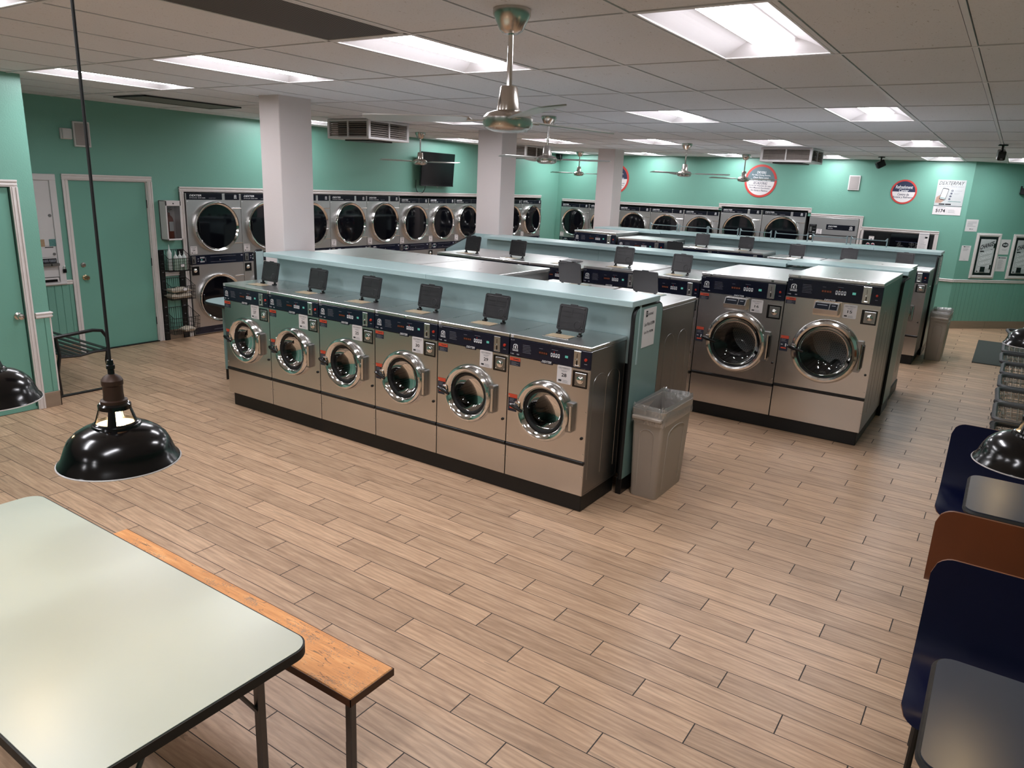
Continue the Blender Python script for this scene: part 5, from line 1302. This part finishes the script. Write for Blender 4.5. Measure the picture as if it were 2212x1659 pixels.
# ================================================================== BINS
def bin_(label, x, y, sx=1):
    t = thing('trash_bin', label, 'trash bin', (x, y, 0), 0, 'taupe bins with clear liners'); Hh = .69
    n = 5; mb = MB(); vs = []; fs = []
    secs = [(.0, .205, .50), (.015, .21, .51), (.60, .245, .555), (.64, .245, .555), (.645, .26, .575), (Hh, .262, .58), (Hh, .245, .56), (.62, .235, .545), (.03, .20, .49)]
    for z, w, d in secs:
        for p in rrect(w, d, .03, n): vs.append((p[0], p[1], z))
    m = 4 * (n + 1)
    for a in range(len(secs) - 1):
        for k in range(m): fs.append((a * m + k, a * m + (k + 1) % m, (a + 1) * m + (k + 1) % m, (a + 1) * m + k))
    fs.append(tuple(range(m))); fs.append(tuple(range((len(secs) - 1) * m, len(secs) * m)))
    mb.add(vs, fs, BINP)
    # raised arches moulded into the long and short sides
    def arch(face, half, zt, z0, lean):
        P = [(-half, z0)] + [(-half * math.cos(a) if True else 0, zt - .05 + .05 * math.sin(a)) for a in [PI * k / 8 for k in range(9)]] + [(half, z0)]
        out = []
        for a, z in P:
            f = z / .60
            if face == 'x': out.append((.1025 + .02 * f, a, z))
            elif face == '-y': out.append((a, -.25 - .0275 * f, z))
            elif face == 'y': out.append((a, .25 + .0275 * f, z))
            else: out.append((-.1025 - .02 * f, a, z))
        return out
    for face, hf in (('x', .16), ('-y', .055), ('y', .055), ('-x', .16)): mb.tube(arch(face, hf, .54, .06, 0), .006, BINP, 5)
    mb.part('body', t)
    mb = MB(); 
    for sy in (-1, 1): mb.box(-.115, .115, sy * .285, sy * .315, .615, .645, BINP, .008); mb.box(-.115, -.08, sy * .27, sy * .31, .615, .645, BINP, .006); mb.box(.08, .115, sy * .27, sy * .31, .615, .645, BINP, .006)
    mb.part('handle', t)
    # clear liner: crumpled sleeve folded over the rim
    r = random.Random(5); vs = []; fs = []; M_ = 44; prof = [(.30, .88), (.45, .90), (.58, .93), (.665, .95), (.715, 1.0), (.722, 1.04), (.70, 1.07), (.66, 1.075), (.61, 1.09), (.585, 1.08)]
    base = rrect(.245, .56, .035, 10)
    for z, s in prof:
        for k in range(M_):
            px, py = base[k % len(base)]; j = r.uniform(-.008, .008); vs.append((px * s + (j if abs(py) < .25 else 0), py * (s if s < 1 else 1 + (s - 1) * .45) + r.uniform(-.006, .006), z + r.uniform(-.012, .012)))
    for a in range(len(prof) - 1):
        for k in range(M_): fs.append((a * M_ + k, a * M_ + (k + 1) % M_, (a + 1) * M_ + (k + 1) % M_, (a + 1) * M_ + k))
    mb = MB(); mb.add(vs, fs, LINER); mb.part('bin_liner', t)
    return t
b1 = bin_('taupe bin with clear liner standing against the near counter end', -.42, 1.965)
dup(b1, 'taupe bin with clear liner standing at the far counter end, by the angled wall', (.87, 9.28, 0), 0, 'taupe bins with clear liners')
# mat
o = MB().box(1.363, 2.3, 9.34, 11.53, 0.0005, .012, MATG, .004).part('floor_mat'); tag(o, 'dark grey green floor mat at the right, in front of the angled wall', 'mat')

# ================================================================== CARTS
def cart(name, label, bumper, group=None):
    t = thing(name, label, 'laundry cart', (0, 0, 0), 0, group)
    W, D, zr, zb = .72, .56, .70, .36; n = 4
    mb = MB(); P = rrect(W, D, .07, 6)
    mb.tube([(a, b, zr) for a, b in P], .019, bumper, 8, True); mb.part('bumper_rim', t)
    mb = MB(); bw, bd = W * .80, D * .72; rw = .0026
    for k in range(1, 14):
        f = -1 + 2 * k / 14; mb.tube([(f * W / 2, -D / 2 + .01, zr), (f * bw / 2, -bd / 2, zb), (f * bw / 2, bd / 2, zb), (f * W / 2, D / 2 - .01, zr)], rw, WIRE, 4)
    for k in range(1, 11):
        f = -1 + 2 * k / 11; mb.tube([(-W / 2 + .01, f * D / 2, zr), (-bw / 2, f * bd / 2, zb), (bw / 2, f * bd / 2, zb), (W / 2 - .01, f * D / 2, zr)], rw, WIRE, 4)
    for k in range(1, 6):
        f = k / 6; w_, d_ = bw + (W - bw) * f, bd + (D - bd) * f; mb.tube([(a, b, zb + (zr - zb) * f) for a, b in rrect(w_, d_, .05, 3)], rw * 1.1, WIRE, 4, True)
    mb.tube([(a, b, zb) for a, b in rrect(bw, bd, .04, 3)], .006, WIRE, 6, True); mb.part('wire_basket', t)
    mb = MB()
    for sx in (-1, 1):
        for sy in (-1, 1): mb.tube([(sx * bw * .46, sy * bd * .46, zb), (sx * bw * .5, sy * bd * .52, .10)], .011, WIRE, 8)
    mb.tube([(a, b, .13) for a, b in rrect(bw * 1.0, bd * 1.04, .04, 3)], .011, WIRE, 8, True); mb.part('frame', t)
    for sx in (-1, 1):
        for sy in (-1, 1):
            mb = MB(); x, y = sx * bw * .5, sy * bd * .52; mb.lathe([(0, -.012), (.03, -.012), (.037, -.006), (.037, .006), (.03, .012), (0, .012)], (x - .015, y, .0375), 'y', BUMP, 16); mb.tube([(x, y, .10), (x, y, .075), (x - .012, y - .016, .04)], .007, WIRE, 6); mb.part('caster', t)
    return t
GC = 'wire laundry carts lined up at the right'
c1 = cart('laundry_cart', 'wire laundry cart with grey rim, second nearest in the line at the right', BUMP, GC); c1.location = (2.02, 3.49, 0)
for y, x, rz, lab in ((4.10, 2.025, .02, 'wire laundry cart in the line at the right, third from the near end'), (4.73, 2.03, 0, 'wire laundry cart in the middle of the line at the right'), (5.35, 2.04, -.02, 'wire laundry cart in the line at the right, third from its far end'),
                      (5.97, 2.02, .01, 'wire laundry cart in the line at the right, second from its far end'), (6.64, 2.03, 0, 'wire laundry cart at the far end of the line, just below the far pendant lamp'), (7.92, 2.07, .12, 'lone wire laundry cart beyond the others, beside the dark mat')):
    dup(c1, lab, (x, y, 0), rz, GC)
cb = cart('laundry_cart', 'wire laundry cart with black rim, nearest in the line, behind the far table', BLACKR, GC); cb.location = (2.02, 2.83, 0)

# ================================================================== TABLE SEATS AT THE RIGHT
def shell(label, col_front, col_back, x, ytop, facing):
    # one-piece bent chair shell on steel legs; facing -1 looks toward the viewer
    t = thing('bent_shell_chair', label, 'chair', (x, ytop, 0), 0 if facing < 0 else PI, 'bent shell chairs at the right tables')
    W = .46; top = .87
    pts = [(.0, top), (-.006, top - .08), (-.018, .70), (-.034, .61), (-.05, .545), (-.066, .505), (-.085, .478), (-.11, .458), (-.15, .444), (-.20, .436), (-.28, .433), (-.36, .435), (-.41, .433), (-.445, .424), (-.465, .41), (-.475, .395)]
    P = [Vector(p) for p in pts]; S = [0.0]
    for p, q in zip(P, P[1:]): S.append(S[-1] + (q - p).length)
    def at(q):
        q = min(max(q, 0), S[-1]); i = 0
        while i < len(S) - 2 and S[i + 1] < q: i += 1
        f = (q - S[i]) / (S[i + 1] - S[i]); p = P[i].lerp(P[i + 1], f); d = (P[i + 1] - P[i]).normalized(); return p, Vector((-d.y, d.x))
    r = .075; th = .013; rows = 26; cols = 25; vs = []; X = []
    for k in range(cols):
        f = -1 + 2 * k / (cols - 1); X.append(W / 2 * (abs(f) ** .8) * (1 if f >= 0 else -1))
    for sgn in (1, -1):
        for i in range(rows):
            for x in X:
                d = max(0, abs(x) - (W / 2 - r)); cut = r - math.sqrt(max(0, r * r - d * d))
                p, nrm = at(cut + (S[-1] - 2 * cut) * i / (rows - 1)); vs.append((x, p.x + nrm.x * th / 2 * sgn, p.y + nrm.y * th / 2 * sgn))
    G = rows * cols; idx = lambda sd, i, k: sd * G + i * cols + k
    F = [[(idx(sd, i, k), idx(sd, i, k + 1), idx(sd, i + 1, k + 1), idx(sd, i + 1, k)) for i in range(rows - 1) for k in range(cols - 1)] for sd in (0, 1)]
    Ed = []
    for i in range(rows - 1):
        for k in (0, cols - 1): Ed.append((idx(0, i, k), idx(1, i, k), idx(1, i + 1, k), idx(0, i + 1, k)))
    for k in range(cols - 1):
        for i in (0, rows - 1): Ed.append((idx(0, i, k), idx(0, i, k + 1), idx(1, i, k + 1), idx(1, i, k)))
    nf = 0 if at(.05)[1].x < 0 else 1          # which side looks along -y
    mb = MB(); mb.v = vs
    for fs, mt in ((F[nf], col_front), (F[1 - nf], col_back), (Ed, EDGEW)):
        kk = mb.m(mt); mb.f += fs; mb.mi += [kk] * len(fs)
    mb.part('bent_shell', t)
    mb = MB()
    for sx in (-1, 1): mb.tube([(sx * .17, -.40, .0), (sx * .165, -.36, .405), (sx * .165, -.12, .425), (sx * .165, -.055, .50)], .0125, BLACKM, 8); mb.tube([(sx * .17, -.02, 0), (sx * .165, -.10, .42)], .0125, BLACKM, 8)
    mb.tube([(-.165, -.25, .413), (.165, -.25, .413)], .011, BLACKM, 8); mb.part('leg_frame', t)
    return t
def rtable(label, y):
    t = thing('square_table', label, 'table', (1.912, y, 0), 0, 'square tables at the right'); w, d = .66, .60
    P = rrect(w, d, .055, 5); MB().prism(P, 'z', .722, .75, SLATE).part('tabletop', t)
    MB().tube([(a, b, .734) for a, b in P], .0135, BLACKR, 6, True).part('edge_band', t)
    MB().tube([(0, 0, .03), (0, 0, .72)], .035, BLACKM, 12).part('pedestal', t)
    mb = MB(); mb.box(-.26, .26, -.03, .03, 0, .03, BLACKM, .006); mb.box(-.03, .03, -.26, .26, 0, .03, BLACKM, .006); mb.box(-.2, .2, -.03, .03, .70, .722, BLACKM); mb.part('foot_cross', t)
rtable('slate blue square table at the lower right corner', -.765)
rtable('slate blue square table at the right, behind the brown chair back', 1.32)
shell('navy bent chair facing the viewer at the lower right, behind the nearest table', NAVYS, BROWN, 1.735, .075, -1)
shell('brown backed bent chair turned away between the two right tables', NAVYS, BROWN, 1.705, .62, 1)
shell('black navy bent chair facing the viewer at the farther right table', NAVYS, BROWN, 1.665, 2.245, -1)

# ================================================================== NEAR TABLE AND BENCH
t = thing('folding_table', 'large pale green cream table at the lower left with black edge', 'table', (-1.06, -2.08, 0))
P = rrect(1.86, .77, .065, 8); MB().prism(P, 'z', .726, .75, CREAM).part('tabletop', t)
MB().prism(rrect(1.872, .782, .07, 8), 'z', .715, .7475, BLACKR).part('edge_band', t)
for sx in (-1, 1):
    for sy in (-1, 1):
        x, y = sx * .87, sy * .22
        mb = MB().box(x - .014, x + .014, y - .014, y + .014, 0, .715, LEGS, .004); mb.tube([(x, y, .55), (x - sx * .015, y - sy * .10, .715)], .008, LEGS, 6); mb.part('leg', t)
    MB().box(sx * .87 - .012, sx * .87 + .012, -.22, .22, .12, .145, LEGS, .003).part('stretcher', t)
t = thing('wooden_bench', 'worn orange wooden bench behind the pale table at the lower left', 'bench', (-1.02, -1.442, 0))
mb = MB().box(-.915, .915, -.11, .11, .415, .45, BENCHW, .004); mb.part('seat_plank', t)
mb = MB(); mb.box(-.917, .917, -.112, -.1095, .416, .447, BENCHE); mb.box(.9145, .917, -.112, .112, .416, .447, BENCHE); mb.box(-.917, -.9145, -.112, .112, .416, .447, BENCHE); mb.box(-.917, .917, .1095, .112, .416, .447, BENCHE); mb.part('edge_strip', t)
for sx in (-1, 1):
    mb = MB().box(sx * .80 - .016, sx * .80 + .016, -.016, .016, 0, .415, LEGS, .004); mb.box(sx * .80 - .02, sx * .80 - .012, -.012, .012, 0, .13, LEGS, .002); mb.box(sx * .80 - .06, sx * .80 + .06, -.09, .09, .408, .415, LEGS, .002); mb.part('leg', t)

# ================================================================== PENDANT LAMPS
def pendant(label, x, y, zr, group='black pendant lamps'):
    t = thing('pendant_lamp', label, 'lamp', (x, y, zr), 0, group)
    mb = MB(); mb.lathe([(.163, 0), (.161, .006), (.152, .016), (.142, .044), (.139, .052), (.130, .070), (.114, .087), (.094, .100), (.074, .107), (.066, .109), (.064, .115), (.054, .117)], (0, 0, 0), 'z', ENAM, 56)
    mb.part('shade', t); sh = KIDS[t.name][-1]
    mb = MB(); mb.lathe([(.1615, .0005), (.1595, .006), (.1505, .016), (.1405, .043), (.1375, .051), (.1285, .069), (.1125, .0855), (.0925, .0985), (.0725, .1055), (.054, .112)], (0, 0, 0), 'z', ENAMW, 56); mb.part('shade_lining', sh, label='white enamel inside')
    MB().tube([(.163 * math.cos(2 * PI * k / 56), .163 * math.sin(2 * PI * k / 56), .001) for k in range(56)], .0022, WHITEC, 6, True).part('rim_bead', sh)
    mb = MB()
    for k in range(4):
        a0 = PI / 4 + PI / 2 * k + .1
        for j in range(-2, 2):
            a, c = a0 + j * .11, a0 + (j + 1) * .11
            A = [(r_ * math.cos(q), r_ * math.sin(q), z_) for (r_, z_, q) in ((.057, .114, a), (.057, .114, c), (.041, .166, c), (.041, .166, a))]
            Bk = [(q[0] * .94, q[1] * .94, q[2]) for q in A]; mb.add(A + Bk, [(0, 1, 2, 3), (4, 7, 6, 5), (0, 4, 5, 1), (1, 5, 6, 2), (2, 6, 7, 3), (3, 7, 4, 0)], ENAM)
    mb.lathe([(.060, .112), (.059, .118), (.053, .121), (.052, .114)], (0, 0, 0), 'z', ENAM, 40)
    mb.lathe([(.038, .158), (.0435, .160), (.0435, .172), (.038, .177), (.03, .177)], (0, 0, 0), 'z', ENAM, 32)
    mb.part('cage', t)
    MB().lathe([(0, .176), (.0355, .176), (.0355, .1855), (.0275, .188), (.0262, .205), (.0265, .228), (.0285, .231), (.0285, .244), (.022, .254), (.009, .262), (0, .262)], (0, 0, 0), 'z', RUST, 28).part('socket', t)
    MB().lathe([(0, .26), (.009, .26), (.009, .275), (.0115, .277), (.0115, .287), (.009, .289), (.008, .302), (0, .302)], (0, 0, 0), 'z', BLACKP, 14).part('strain_relief', t)
    MB().tube([(0, 0, .29), (0, 0, H - zr)], .0042, BLACKR, 8).part('cord', t)
    MB().lathe([(0, H - zr), (.05, H - zr), (.05, H - zr - .012), (.02, H - zr - .03), (0, H - zr - .03)], (0, 0, 0), 'z', BLACKM, 20).part('ceiling_rose', t)
    mb = MB().lathe([(0, .035), (.022, .04), (.030, .055), (.031, .072), (.026, .095), (.016, .13), (.0135, .15), (0, .15)], (0, 0, 0), 'z', BULB, 24); mb.part('bulb', t)
    return t
p1 = pendant('black pendant lamp over the pale table, its whole shade in view', -.52, -2.05, 1.395)
dup(p1, 'black pendant lamp cut off by the left edge of the photo', (-1.375, -2.05, 1.405), 0, 'black pendant lamps')
dup(p1, 'black pendant lamp cut off at the right edge, above the navy chairs', (1.715, -.14, 1.37), 0, 'black pendant lamps')
dup(p1, 'small black pendant lamp cut off at the right edge, above the laundry carts', (1.765, 2.85, 1.33), 0, 'black pendant lamps')
